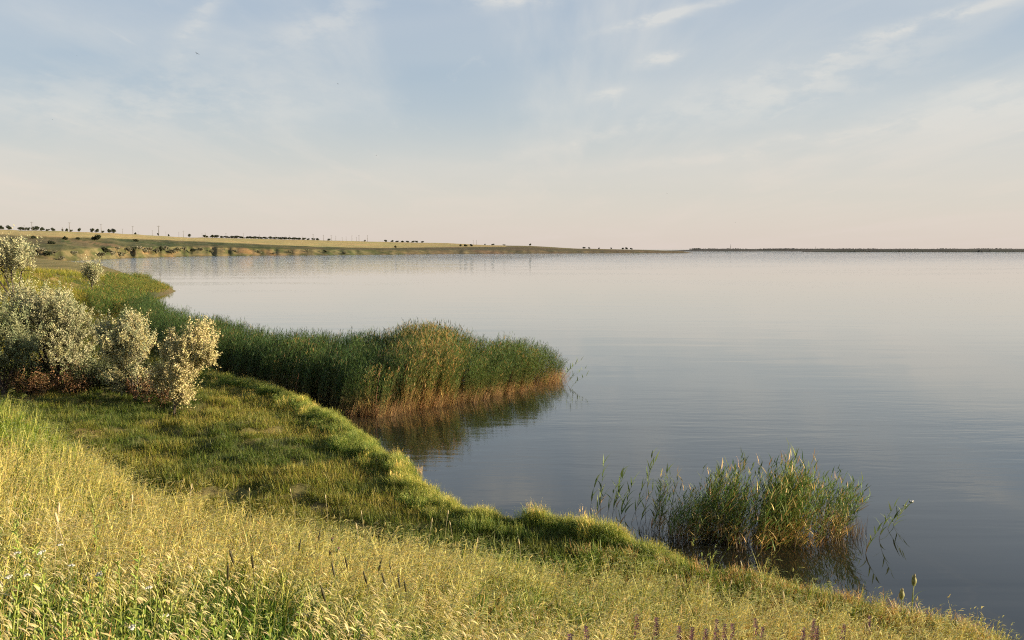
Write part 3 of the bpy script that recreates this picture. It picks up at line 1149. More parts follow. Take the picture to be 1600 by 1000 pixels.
def reed_proto(h, count, plume_p, dry, name, r=.26, nl=10, first=.28, stemk=1.0):
    mb = MB()
    for b in disc(count, r):
        b[2] = -.25
        reed_into(mb, mb, b, (h + .25) * U(.82, 1.1), U(-.5, .5), U(.03, .22), nl, plume=rng.random() < plume_p, dry=dry, first=first, stemk=stemk)
    return proto(name, mb, M_REED)


REED_G = [reed_proto(3.0, 12, .04, .03, 'reed_tuft', .27, 12, .2, .7) for i in range(6)]
REED_P = [reed_proto(3.0, 11, .55, .25, 'plumed_reed_tuft') for i in range(4)]
REED_S = [reed_proto(1.9, 7, .0, .16, 'short_reed_tuft', .28, 12, .16, .45) for i in range(6)]
STUB = []
for i in range(4):
    mb = MB()
    n = 18
    b = disc(n, .28)
    b[:, 2] = -.2
    strips(mb, b, U(-.6, .6, n), U(0, .18, n), U(.1, .7, n), U(.35, 1.15, n), U(.008, .018, n), 3, hsvmix(n, RTAN) * .55, hsvmix(n, RTAN + [(.13, .15, .06), (.5, .38, .2)]), tap)
    STUB.append(proto('dead_stalk_tuft', mb, M_REED))


def poly_points(poly, n):
    p = np.array(poly)
    x = U(p[:, 0].min(), p[:, 0].max(), n)
    y = U(p[:, 1].min(), p[:, 1].max(), n)
    k = inside(x, y, [tuple(q) for q in p])
    return x[k], y[k]


def reed_bed():
    front = [P(a, b)[:2] for a, b in ((300, 588), (350, 598), (440, 617), (500, 634), (560, 650), (600, 652), (650, 640), (700, 633), (760, 623), (820, 611), (862, 598))]
    back = [PD(a, 500, d)[:2] for a, d in ((880, 45.5), (850, 48.5), (780, 50), (700, 49.5), (600, 49), (500, 48.5), (420, 50), (340, 56), (280, 66), (236, 86), (190, 84), (170, 58))]
    poly = front + back
    x, y = poly_points(poly, 12500)
    k = rng.random(len(x)) < np.where(y > 56, .35, 1)
    x, y = x[k], y[k]
    zg, s, c = ground_z(x, y)
    px = 800 + F * x / y
    h = np.interp(px, [150, 300, 480, 590, 640, 690, 740, 790, 830, 870], [.72, .80, .74, .75, .93, .84, .61, .59, .56, .40])
    h = h * (.86 + .30 * fbm(x * .7, y * .7, 3, 141)) * U(.9, 1.08, len(h))
    edge = seg_dist(x, y, [tuple(q) for q in poly], True)
    h = h * (.78 + .22 * sstep(0, .9, edge)) * np.where(s > .3, .8, 1)
    dryf = np.exp(-((px - 655) / 60) ** 2)
    pl = rng.random(len(x)) < .06 + .80 * dryf
    z = np.maximum(zg, 0)
    lab = 'dense dark green reed bed reaching from the shore into the lake'
    for nm, protos, m, lb in (('reed_bed', REED_G, ~pl, lab),
                              ('plumed_reeds', REED_P, pl, 'taller tan-plumed reeds rising from the middle of the reed bed')):
        t = tints(x[m], y[m], .15 + .6 * sstep(520, 780, px[m]), (.62, .74, .66), (1.3, 1.22, .85), 143, .55)  # shaded left and sunlit right of the bed painted into the tint
        if nm == 'plumed_reeds':
            t = t * np.array([1.35, 1.2, 1.1])
        sz = h[m]
        n = len(sz)
        rot = np.stack([U(-.06, .06, n), U(-.02, .12, n), U(-.5, .5, n)], 1)
        scatter(nm, protos, np.stack([x[m], y[m], z[m]], 1), rot, np.stack([sz * .5 + .5, sz * .5 + .5, sz], 1), t, lb, 'reeds')
    # dry tan stalks at the foot, along the water-side edge
    fr = np.array([P(a, b)[:2] for a, b in ((545, 650), (600, 652), (650, 640), (700, 633), (760, 623), (820, 611), (862, 598), (872, 590))])
    n = 430
    i = rng.integers(0, len(fr) - 1, n)
    q = fr[i] + (fr[i + 1] - fr[i]) * U(0, 1, (n, 1)) + np.stack([rng.normal(0, .25, n), U(-.12, .9, n)], 1)
    rot = np.stack([U(-.1, .1, n), U(0, .2, n), U(-.5, .5, n)], 1)
    sz = U(.4, 1.15, n) * (.35 + 1.2 * fbm(q[:, 0] * .9, q[:, 1] * .9, 3, 145))
    scatter('dead_stalks', STUB, np.stack([q[:, 0], q[:, 1], 0 * sz], 1), rot, np.stack([sz, sz, sz * .95], 1),
            tints(q[:, 0], q[:, 1], .5 + 0 * sz, (.7, .66, .62), (1.45, 1.22, .95), 147, .5), 'orange-tan dead stalks at the foot of the big reed bed', 'reeds')
    # fringe at the headland tip and along the cove
    x, y = poly_points([P(a, b)[:2] for a, b in ((165, 470), (200, 462), (240, 462), (272, 455), (262, 447), (215, 441), (170, 446))], 5200)
    z = np.maximum(ground_z(x, y)[0], 0)
    n = len(x)
    sz = U(.2, .62, n) * (.45 + .55 * sstep(0, 9, seg_dist(x, y, [tuple(P(a, b)[:2]) for a, b in ((240, 462), (272, 455), (262, 447))], False)))
    scatter('headland_reeds', REED_S, np.stack([x, y, z], 1), np.stack([U(-.1, .1, n), U(0, .2, n), U(0, 6.28, n)], 1),
            np.stack([sz * 2.4, sz * 2.4, sz * 1.5], 1), tints(x, y, .5 + 0 * x, (.8, .95, .6), (2.2, 1.75, 1.0), 149, .9), 'green reed fringe around the tip of the headland', 'reeds')
    x, y = poly_points([P(a, b)[:2] for a, b in ((150, 510), (215, 500), (246, 492), (232, 478), (205, 468), (165, 470), (140, 488))], 4200)
    z = np.maximum(ground_z(x, y)[0], 0)
    n = len(x)
    sz = U(.5, .9, n)
    scatter('cove_reeds', REED_S, np.stack([x, y, z], 1), np.stack([U(-.1, .1, n), U(0, .2, n), U(0, 6.28, n)], 1),
            np.stack([sz * 1.5, sz * 1.5, sz], 1), tints(x, y, .5 + 0 * x, (.6, .8, .55), (1.8, 1.5, .8), 151, .9), 'sunlit sparse reeds in the cove behind the silver trees', 'reeds')


reed_bed()


def near_clump():
    poly = [P(a, b)[:2] for a, b in ((1012, 836), (1080, 856), (1180, 862), (1270, 862), (1335, 852), (1352, 838), (1320, 822), (1200, 815), (1090, 812), (1040, 820))]
    x, y = poly_points(poly, 300)
    ex, ey = poly_points([(a + (a - poly[3][0]) * .18, b + (b - poly[3][1] - .6) * .35) for a, b in poly], 60)
    x, y = np.concatenate([x, ex]), np.concatenate([y, ey])
    e = seg_dist(x, y, [tuple(q) for q in poly], True)
    k = rng.random(len(x)) < (.35 + .65 * sstep(.1, .7, e)) * (.35 + .65 * sstep(.30, .48, fbm(x * 1.5, y * 1.5, 2, 165)))
    x, y = x[k], y[k]
    px = 800 + F * x / y
    h = np.interp(px, [1010, 1060, 1120, 1200, 1250, 1300, 1350, 1390], [.50, .70, .80, .88, .94, .88, .78, .6]) * U(.55, 1.12, len(x)) * (.75 + .5 * fbm(x * 1.3, y * 1.3, 2, 163))
    n = len(x)
    scatter('reed_clump', REED_S, np.stack([x, y, 0 * x], 1), np.stack([U(-.12, .12, n), U(-.02, .16, n) + .16 * sstep(1200, 1380, px) - .1 * sstep(1120, 1020, px), U(-.7, .7, n)], 1),
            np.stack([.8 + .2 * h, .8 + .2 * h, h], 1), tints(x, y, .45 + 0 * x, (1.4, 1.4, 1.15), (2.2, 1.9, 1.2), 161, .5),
            'sunlit green reed clump standing in the water near the shore', 'reeds')
    fr = np.array(poly)[:6]
    n = 34
    i = rng.integers(0, len(fr) - 1, n)
    q = fr[i] + (fr[i + 1] - fr[i]) * U(0, 1, (n, 1)) + np.stack([rng.normal(0, .2, n), U(0, .9, n)], 1)
    sz = U(.6, 1.0, n)
    scatter('clump_stubble', STUB, np.stack([q[:, 0], q[:, 1], 0 * sz], 1), np.stack([U(-.15, .15, n), U(0, .2, n), U(0, 6, n)], 1),
            np.stack([sz * .8, sz * .8, sz * .8], 1), np.tile(np.array([.6, .58, .56]), (n, 1)), 'tan old stalks at the foot of the near reed clump', 'reeds')


near_clump()


def single_reeds():
    """stalks that stand clear of the clump: each one a thing with its stem and leaves"""
    spots = [(1008, 800, 1.62, .10, 'tallest lone reed left of the near clump'),
             (992, 802, 1.45, .34, 'tall lone reed leaning right, beside the tallest one'),
             (975, 808, 1.0, .18, 'lone reed with tan lower leaves left of the near clump'),
             (962, 800, 1.15, .12, 'slender lone reed in the water above the green bank'),
             (948, 806, .95, .25, 'short leaning lone reed above the green bank'),
             (938, 797, 1.3, .05, 'upright lone reed, second from the left'),
             (922, 796, .85, .15, 'leftmost lone reed standing in the water'),
             (1018, 822, .9, .22, 'low bushy lone reed at the left edge of the near clump'),
             (1030, 830, 1.05, .15, 'lone reed almost touching the left edge of the near clump'),
             (985, 818, .7, .3, 'short bent reed close to the bank grass'),
             (955, 815, 1.25, .2, 'lone reed rising behind the bank grass, between the short leaning one and the slender one'),
             (998, 826, 1.2, .28, 'lone reed at the bank edge below the tallest one'),
             (1012, 836, .95, .4, 'strongly leaning reed below the tallest lone reed'),
             (968, 824, .8, .1, 'short upright reed at the bank edge left of the near clump'),
             (930, 806, .65, .3, 'lowest reed at the left end of the sparse stalks'),
             (1024, 812, 1.35, .22, 'tall reed rising between the lone stalks and the near clump'),
             (1042, 846, .8, .35, 'short reed bending over the bank at the left of the near clump'),
             (1384, 826, .6, .5, 'short reed leaning out right of the near clump'),
             (1392, 822, .45, .6, 'lowest reed furthest right of the near clump'),
             (1372, 842, .85, .3, 'lone reed at the right edge of the near clump'),
             (1350, 865, .6, .35, 'short reed in front of the right end of the near clump'),
             (884, 600, .95, .9, 'lone reed leaning out from the tip of the big reed bed'),
             (876, 598, 1.3, .7, 'taller lone reed leaning out from the tip of the big reed bed'),
             (890, 606, .7, .9, 'lowest reed at the outer tip of the big reed bed'),
             (872, 604, 1.1, .55, 'reed standing just before the tip of the big reed bed')]
    for px, py, h, ln, lab in spots:
        p = P(px, py)
        root = empty('reed_stalk', p)
        tag(root, lab, 'reed', 'reed stalks standing clear of the beds')
        ms, ml = MB(), MB()
        nl = 9 if h > .9 else 7
        reed_into(ms, ml, np.array([0, 0, -.25]), h + .25, U(-.35, .35), ln, nl, wide=1.7, first=.3)
        add('stem', ms.mesh('stem', M_REED1), root)
        # every leaf of these stalks is its own piece
        V = np.concatenate(ml.v)
        Cc = np.concatenate(ml.c)
        for i in range(nl):
            mm = MB()
            vv, cc = V[i * 9:(i + 1) * 9], Cc[i * 9:(i + 1) * 9]
            mm.put(vv, [np.array([[0, 1, 3, 2], [2, 3, 5, 4], [4, 5, 7, 6]]), np.array([[6, 7, 8]])], cc * 1.6)
            add('leaf', mm.mesh('leaf', M_REED1), root)
    for px, py, h, lab in ((460, 622, 1.35, 'brown dead stem standing before the dark reeds'), (587, 640, 2.0, 'tall russet dead stem in the middle of the reed bed')):
        p = P(px, py, 0.3)
        ms = MB()
        t = np.linspace(0, 1, 6)
        tube(ms, np.stack([.22 * t ** 2, 0 * t, h * t - .3], 1), .011 * (1.2 - .6 * t), np.array([.26, .15, .08]), 5)
        root = empty('dead_stem', p)
        tag(root, lab, 'stem', 'dead stems among the reeds')
        add('stem', ms.mesh('stem', M_REED1), root)
        mm = MB()
        n = 8
        strips(mm, (lambda q: np.stack([.22 * q ** 2, 0 * q, q * h - .3], 1))(U(.6, 1, n)), U(0, 6, n), U(.1, .4, n), U(.4, 1.2, n), U(.12, .25, n), .02, 2,
               (.38, .18, .07), (.42, .22, .09), lance)
        add('dry_leaves', mm.mesh('dry_leaves', M_REED1), root)


single_reeds()


# ------------------------------------------------------------------ silver-leaved trees
def make_tree(name, base, lobes, leafcols, n_tips, leaves_per, leaf_len, label, trunk_r=.09, seed=1, stems=3, group=None, bark=(.075, .055, .042), gap=.0, up=.6, mat=None):
    """lobes: list of (x, y, z, rx, ry, rz) crown masses in metres above the base"""
    g = np.random.default_rng(seed)
    sat = []
    for l in lobes:
        for q in range(9):
            v = g.normal(size=3)
            v /= np.linalg.norm(v)
            f = g.uniform(.26, .46)
            sat.append(tuple(np.array(l[:3]) + v * np.array(l[3:]) * g.uniform(.8, 1.15)) + tuple(np.array(l[3:]) * f))
    lobes = [l[:3] + (l[3] * .72, l[4] * .72, l[5] * .72) for l in lobes] + sat
    tips = []
    vol = np.array([l[3] * l[4] * l[5] for l in lobes])
    cnt = np.maximum((n_tips * vol / vol.sum()).astype(int), 4)
    for l, m in zip(lobes, cnt):
        v = g.normal(size=(m, 3))
        v /= np.linalg.norm(v, axis=1)[:, None]
        rr = g.uniform(.35, 1.0, m) ** .55
        rr *= 1 + .22 * (fbm(v[:, 0] * 2.1 + seed, v[:, 1] * 2.1 + v[:, 2] * 1.7, 3, seed) - .45) * 2
        tips.append(np.array(l[:3]) + v * rr[:, None] * np.array(l[3:]))
    tips = np.concatenate(tips)
    tips = tips[tips[:, 2] > .12]
    order = np.argsort(np.linalg.norm(tips * np.array([1, 1, .8]), axis=1))
    tips = tips[order]
    # skeleton: each tip hooks on to a nearby node that lies nearer to the root
    nodes = [np.array([0, 0, -.15]), np.array([0, 0, .18])]
    par = [-1, 0]
    low = max(0.2, min(l[2] - l[5] for l in lobes))
    for sidx in range(stems):
        a = g.uniform(0, 6.28)
        tgt = np.array(lobes[sidx % len(lobes)][:3])
        prev = 1
        for q in (.35, .7):
            nodes.append(nodes[1] + (tgt - nodes[1]) * q + g.normal(0, .06, 3))
            par.append(prev)
            prev = len(nodes) - 1
    for tp in tips:
        N = np.array(nodes)
        d = np.linalg.norm(N - tp, axis=1) + .35 * np.linalg.norm(N, axis=1) + 3.0 * np.maximum(N[:, 2] - tp[2], 0)
        d[0] = 1e9
        j = int(np.argmin(d))
        mid = nodes[j] * .45 + tp * .55 + g.normal(0, .04, 3) + np.array([0, 0, -.03])
        nodes.append(mid); par.append(j)
        nodes.append(tp); par.append(len(nodes) - 2)
    N = np.array(nodes)
    load = np.zeros(len(N))
    load[:] = 1
    for i in range(len(N) - 1, 0, -1):
        load[par[i]] += load[i]
    rad = trunk_r * np.sqrt(load / load[0]) + .003
    root = empty(name, base)
    tag(root, label, 'tree', group)
    tb, br = MB(), MB()
    for i in range(1, len(N)):
        a, b = N[par[i]], N[i]
        big = load[i] > .12 * load[0] or par[i] <= 1
        r0 = min(rad[par[i]], rad[i] * 1.5)
        tube(tb if big else br, np.array([a, (a + b) / 2, b]), [r0, (r0 + rad[i]) / 2, rad[i]], np.array(bark) * g.uniform(.8, 1.2), 5 if big else 3)
    add('trunk', tb.mesh('trunk', M_BARK), root)
    add('branches', br.mesh('branches', M_BARK), root)['kind'] = 'stuff'
    # leaves along short twigs at every tip
    m = len(tips) * leaves_per
    ti = np.repeat(np.arange(len(tips)), leaves_per)
    outw = tips - np.array([0, 0, low * .3])
    outw /= np.linalg.norm(outw, axis=1)[:, None] + 1e-6
    tw = outw * .6 + np.array([0, 0, up]) + g.normal(0, .45, outw.shape)
    tw /= np.linalg.norm(tw, axis=1)[:, None]
    tl = (g.uniform(.6, 1.3, len(tips)) + 1.1 * (g.random(len(tips)) < .18)) * leaf_len * 6.0
    pos = tips[ti] + tw[ti] * (g.uniform(-.45, 1.0, m) * tl[ti])[:, None] + g.normal(0, leaf_len * .55, (m, 3))
    dr = tw[ti] * .7 + g.normal(0, .6, (m, 3))
    dr /= np.linalg.norm(dr, axis=1)[:, None]
    sd = np.cross(dr, g.normal(size=(m, 3)))
    sd /= np.linalg.norm(sd, axis=1)[:, None] + 1e-9
    LL = leaf_len * g.uniform(.7, 1.3, m)
    ww = LL * .27
    V = np.stack([pos, pos + dr * (LL * .45)[:, None] + sd * ww[:, None], pos + dr * LL[:, None], pos + dr * (LL * .45)[:, None] - sd * ww[:, None]], 1)
    shade = .72 + .56 * fbm(tips[:, 0] * 1.6 + seed, tips[:, 2] * 1.6 + tips[:, 1], 2, seed + 5)
    cols = np.array(leafcols)[g.integers(0, len(leafcols), len(tips))][ti] * shade[ti][:, None] * g.uniform(.8, 1.2, (m, 1))
    mbl = MB()
    mbl.put(V.reshape(-1, 3), [np.arange(m * 4).reshape(m, 4)], np.repeat(cols, 4, 0))
    cr = add('crown', mbl.mesh('crown', mat or M_LEAF, smooth=False), root)
    cr['kind'] = 'stuff'
    return root


SILVER = [(.36, .35, .19), (.43, .41, .24), (.26, .28, .15), (.40, .37, .19)]
SILVERG = [(.17, .20, .095), (.23, .25, .12), (.28, .29, .15)]
CREAM = [(.53, .46, .22), (.49, .43, .20), (.57, .49, .25)]
tg = 'silver-leaved trees on the shore terrace'


def at_base(px, py, d):
    p = PD(px, py, d)
    return np.array([p[0], p[1], gz(p[0], p[1])])


def lobes_px(base, d, items):
    """crown masses from photo positions: (px, py, half width px, half height px, depth offset m)"""
    out = []
    for px, py, hw, hh, dy in items:
        q = PD(px, py, d + dy)
        k = (d + dy) / F
        out.append((q[0] - base[0], q[1] - base[1], (q[2] - base[2]) * .96, hw * k * .88, max(hw, hh) * k * .76, hh * k * .88))
    return out


b = at_base(85, 590, 38.0)
make_tree('silver_tree', b, lobes_px(b, 38, [(75, 478, 52, 40, 0), (118, 505, 34, 40, -.4), (30, 490, 36, 38, .4), (95, 535, 48, 30, -.6), (60, 525, 45, 34, .2), (125, 550, 28, 22, -.3), (30, 460, 22, 20, 1.2), (115, 572, 26, 13, .3), (62, 572, 26, 14, .4)]),
          SILVER, 900, 62, .072, 'largest silver-leaved tree with broad grey-green crown, second from left edge', .13, 3, 5, tg)
b = at_base(5, 592, 36.0)
make_tree('silver_tree', b, lobes_px(b, 36, [(5, 520, 42, 40, 0), (30, 545, 32, 28, -.4), (-30, 500, 45, 50, .5), (-10, 560, 40, 22, -.3)]),
          SILVERG, 620, 62, .072, 'dark grey-green tree cut off by the left edge of the picture', .11, 8, 4, tg)
b = at_base(212, 628, 34.5)
make_tree('silver_tree', b, lobes_px(b, 34.5, [(196, 520, 27, 30, 0), (180, 545, 24, 24, -.3), (215, 535, 18, 26, -.2), (196, 568, 20, 16, -.4), (165, 520, 12, 20, .4), (222, 598, 13, 14, .2), (185, 596, 12, 12, .4)]),
          SILVER + CREAM[:2], 520, 60, .068, 'pale silver tree with dark bare stem between the big tree and the cream one', .08, 13, 3, tg)
b = at_base(272, 648, 32.5)
make_tree('silver_tree', b, lobes_px(b, 32.5, [(296, 545, 30, 26, 0), (312, 530, 22, 18, .1), (290, 578, 26, 22, -.2), (322, 550, 16, 14, -.2), (278, 600, 16, 14, -.2), (270, 545, 12, 28, .3), (285, 622, 13, 10, 0), (250, 590, 12, 20, .5)]),
          CREAM, 500, 62, .068, 'small cream-coloured sunlit tree standing against the dark reeds', .05, 21, 3, tg)
b = at_base(20, 432, 66.0)
make_tree('silver_tree', b, lobes_px(b, 66, [(15, 395, 32, 24, 0), (38, 405, 18, 20, -.8), (0, 410, 34, 22, -.5), (-30, 395, 30, 25, 0)]),
          SILVER, 380, 40, .13, 'round silver-green bush on the upper bank at the left edge', .12, 31, 4, 'silver bushes on the upper bank')
b = at_base(143, 442, 98.0)
make_tree('silver_tree', b, lobes_px(b, 98, [(143, 428, 11, 11, 0), (148, 422, 7, 8, 0)]),
          SILVER, 130, 36, .16, 'small lone silver bush on the yellow bank behind the big tree', .08, 41, 3, 'silver bushes on the upper bank')
for i, (px, py, d, lab) in enumerate(((150, 590, 38.5, 'added dark shrub deepening the shade right of the largest silver tree'), (40, 585, 38, 'added dark shrub deepening the shade at the foot of the leftmost trees'),
                                     (245, 605, 36.5, 'added dark shrub deepening the shade between the middle silver tree and the cream one'), (175, 605, 36.5, 'added dark shrub deepening the shade left of the middle silver tree'))):
    b = at_base(px, py, d)  # dark shrubs added to deepen the shade at the tree feet
    t = make_tree('added_shade_shrub', b, [(0, 0, .6, 1.0, .7, .6), (.6, .2, .45, .7, .6, .45), (-.6, .1, .5, .7, .6, .45)], [(.07, .085, .03), (.10, .105, .04), (.055, .065, .025)], 170, 34, .085, lab, .03, 500 + i, 4,
                  'added dark shrubs standing in for shade under the silver trees')
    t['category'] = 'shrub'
# low reddish dry scrub in the shade under the trees
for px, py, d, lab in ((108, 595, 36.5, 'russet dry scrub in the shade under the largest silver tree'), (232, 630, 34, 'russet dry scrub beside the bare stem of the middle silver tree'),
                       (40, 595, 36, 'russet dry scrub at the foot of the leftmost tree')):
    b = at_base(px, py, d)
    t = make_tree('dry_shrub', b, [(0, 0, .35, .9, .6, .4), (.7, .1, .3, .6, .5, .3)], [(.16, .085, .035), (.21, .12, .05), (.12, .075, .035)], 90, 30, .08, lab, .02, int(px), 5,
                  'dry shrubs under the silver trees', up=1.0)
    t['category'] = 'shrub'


# ------------------------------------------------------------------ far bushes, skyline trees and poles
def crown_mesh(name, seed, cols, n=420, leaf=.9):
    """a unit-wide distant crown (about 1 m across, 1 m tall) of leaf clumps"""
    g = np.random.default_rng(seed)
    mb = MB()
    nl = 7
    c = np.stack([g.uniform(-.3, .3, nl), g.uniform(-.25, .25, nl), g.uniform(.35, .78, nl)], 1)
    i = g.integers(0, nl, n)
    v = g.normal(size=(n, 3))
    v /= np.linalg.norm(v, axis=1)[:, None]
    p = c[i] + v * (g.uniform(.4, 1, n) ** .5)[:, None] * np.array([.24, .24, .2])
    p[:, 2] = np.maximum(p[:, 2], .02)
    d = g.normal(size=(n, 3)); d /= np.linalg.norm(d, axis=1)[:, None]
    sd = np.cross(d, g.normal(size=(n, 3))); sd /= np.linalg.norm(sd, axis=1)[:, None]
    L = .075 * leaf * g.uniform(.6, 1.4, (n, 1))
    V = np.stack([p - d * L, p + sd * L * .8, p + d * L, p - sd * L * .8], 1)
    col = np.array(cols)[g.integers(0, len(cols), n)] * g.uniform(.8, 1.2, (n, 1))
    mb.put(V.reshape(-1, 3), [np.arange(n * 4).reshape(n, 4)], np.repeat(col, 4, 0))
    return mb.mesh(name, M_FARLEAF, smooth=False)


def trunk_mesh(name, seed):
    g = np.random.default_rng(seed)
    mb = MB()
    tube(mb, [(0, 0, -.08), (.01, 0, .2), (.03, .01, .5)], [.035, .028, .012], (.05, .04, .03), 5)
    for a in (0.5, 2.6, 4.4):
        tube(mb, [(0, 0, .22), (.1 * math.cos(a), .1 * math.sin(a), .4), (.22 * math.cos(a), .22 * math.sin(a), .6)], [.018, .012, .005], (.05, .04, .03), 4)
    return mb.mesh(name, M_BARK)


DARKG = [(.030, .036, .016), (.022, .028, .013), (.04, .045, .02)]
CM = [crown_mesh('crown', 200 + i, DARKG, 520) for i in range(4)]
CMS = [crown_mesh('crown', 220 + i, [(.17, .16, .10), (.21, .19, .12), (.12, .12, .07)]) for i in range(4)]
TM = [trunk_mesh('trunk', 240 + i) for i in range(2)]
ORD = ['first', 'second', 'third', 'fourth', 'fifth', 'sixth', 'seventh', 'eighth', 'ninth', 'tenth', 'eleventh', 'twelfth', 'thirteenth', 'fourteenth', 'fifteenth',
       'sixteenth', 'seventeenth', 'eighteenth', 'nineteenth', 'twentieth', 'twenty-first', 'twenty-second', 'twenty-third', 'twenty-fourth', 'twenty-fifth',
       'twenty-sixth', 'twenty-seventh', 'twenty-eighth', 'twenty-ninth', 'thirtieth', 'thirty-first', 'thirty-second', 'thirty-third', 'thirty-fourth', 'thirty-fifth',
       'thirty-sixth', 'thirty-seventh', 'thirty-eighth', 'thirty-ninth', 'fortieth']


def far_tree(name, pos, w, h, crown, label, cat, group, k):
    root = empty(name, pos, U(0, 6.28))
    root.scale = (w, w, h)
    tag(root, label, cat, group)
    add('crown', crown, root)['kind'] = 'stuff'
    add('trunk', TM[k % 2], root)


def skyline():
    # (px centre, width px, height px)
    row1 = [(3, 12, 7), (10, 7, 8), (21, 10, 8), (39, 9, 6), (45, 6, 6), (51, 7, 6), (58, 6, 7), (64, 9, 8), (72, 8, 7), (81, 6, 4), (89, 8, 6), (104, 3, 5), (111, 5, 6), (117, 5, 4), (130, 6, 7),
            (150, 7, 7), (157, 7, 7), (166, 5, 4), (176, 7, 7), (183, 9, 8), (217, 4, 4), (252, 3, 5), (268, 3, 4), (300, 5, 6)]
    for i, (px, w, h) in enumerate(row1):
        p = far_z(px, 3.96)
        k = p[1] / F
        far_tree('skyline_tree', p - np.array([0, 0, .6]), w * k * 1.05, (h + .6) * k, CM[i % 4],
                 'small dark tree on the left skyline, ' + ORD[i] + ' of the row counted from the left', 'tree', 'trees along the left skyline', i)
    row2 = [(px, w, h) for px, w, h in zip((325, 336, 342, 350, 358, 366, 373, 382, 391, 396, 402, 410, 418, 426, 433, 441, 447, 455, 463, 470, 477, 484, 492, 499, 516),
                                           (8, 7, 8, 6, 9, 8, 9, 9, 7, 8, 8, 9, 8, 9, 8, 8, 9, 8, 9, 8, 7, 5, 6, 5, 5), (5, 5, 5, 4, 4, 4, 4.5, 4, 4, 4, 4, 4, 4, 4.5, 4, 4, 4.5, 4, 4, 4, 4, 3, 3.5, 4, 3.5))]
    for i, (px, w, h) in enumerate(row2):
        p = far_z(px, 3.96)
        k = p[1] / F
        far_tree('hedgerow_tree', p - np.array([0, 0, .6]), w * k * 1.25, (h + .6) * k, CM[(i + 1) % 4],
                 'low dark tree in the long skyline hedgerow, ' + ORD[i] + ' from its left end', 'tree', 'trees of the skyline hedgerow', i)
    row3 = [(572, 4, 3), (604, 5, 4), (614, 5, 4), (622, 6, 3), (630, 6, 3), (638, 6, 3), (646, 6, 3.5), (652, 5, 3.5), (661, 6, 3), (758, 3, 2), (770, 6, 3), (788, 5, 2), (828, 4, 4),
            (912, 5, 3), (920, 4, 3), (935, 3, 2.5), (954, 3, 3), (972, 4, 3), (978, 5, 4), (985, 5, 3)]
    for i, (px, w, h) in enumerate(row3):
        p = far_z(px, 3.96)
        k = p[1] / F
        far_tree('distant_tree', p - np.array([0, 0, .6]), w * k * 1.1, (h + .3) * k, CM[(i + 2) % 4],
                 'tiny dark tree on the sinking skyline past the field, ' + ORD[i] + ' from the left', 'tree', 'trees along the sinking skyline', i)
    mid = [(58, 2.75, 9, 5, 'dark bush below the field at far left, just under the skyline trees'), (156, 2.62, 15, 10, 'large dark lone bush on the far slope'), (108, 2.7, 9, 6, 'dark bush left of the large lone bush'),
           (127, 2.75, 7, 4, 'small dark bush near the field edge at left'), (86, 2.4, 12, 6, 'broad dark bush among the scrub of the far slope'), (217, 2.6, 8, 4, 'flat dark bush right of the large lone bush'),
           (30, 2.5, 16, 6, 'wide dark thicket beneath the skyline trees at left'), (720, 3.1, 4, 3, 'left one of three dark bushes at the field end'), (728, 3.1, 6, 3, 'middle one of three dark bushes at the field end'),
           (737, 3.1, 5, 3.5, 'right one of three dark bushes at the field end'), (619, 3.0, 4, 3, 'lone dark bush under the field near the bank')]
    for i, (px, kp, w, h, lab) in enumerate(mid):
        p = far_z(px, kp)
        k = p[1] / F
        far_tree('far_bush', p - np.array([0, 0, .8]), w * k * 1.15, (h + 1) * k * 1.15, CM[i % 4], lab, 'bush', 'dark bushes on the far slope', i)
    sil = [(44, 12), (56, 9), (68, 13), (78, 10), (90, 9), (100, 8), (122, 9), (163, 10), (170, 11), (178, 12), (187, 9), (193, 10), (204, 9), (211, 10), (219, 12), (228, 10), (236, 10), (246, 11), (254, 9), (262, 10), (272, 9), (281, 8), (292, 8), (305, 7), (318, 7), (333, 6), (352, 6), (371, 6), (388, 5), (408, 6), (430, 5), (455, 5), (482, 5), (510, 5), (540, 5)]
    for i, (px, w) in enumerate(sil):
        kp = 1.15 + .6 * float(vnoise(px * .3, 0, 7))
        p = far_z(px, kp)
        k = p[1] / F
        far_tree('bank_bush', p - np.array([0, 0, .8]), w * k * 1.4, w * 1.0 * k, CMS[i % 4] if i % 5 != 3 else CM[i % 4],
                 'grey bush on the far bank above the waterline, ' + ORD[i] + ' from the left', 'bush', 'grey bushes on the far bank', i)


skyline()


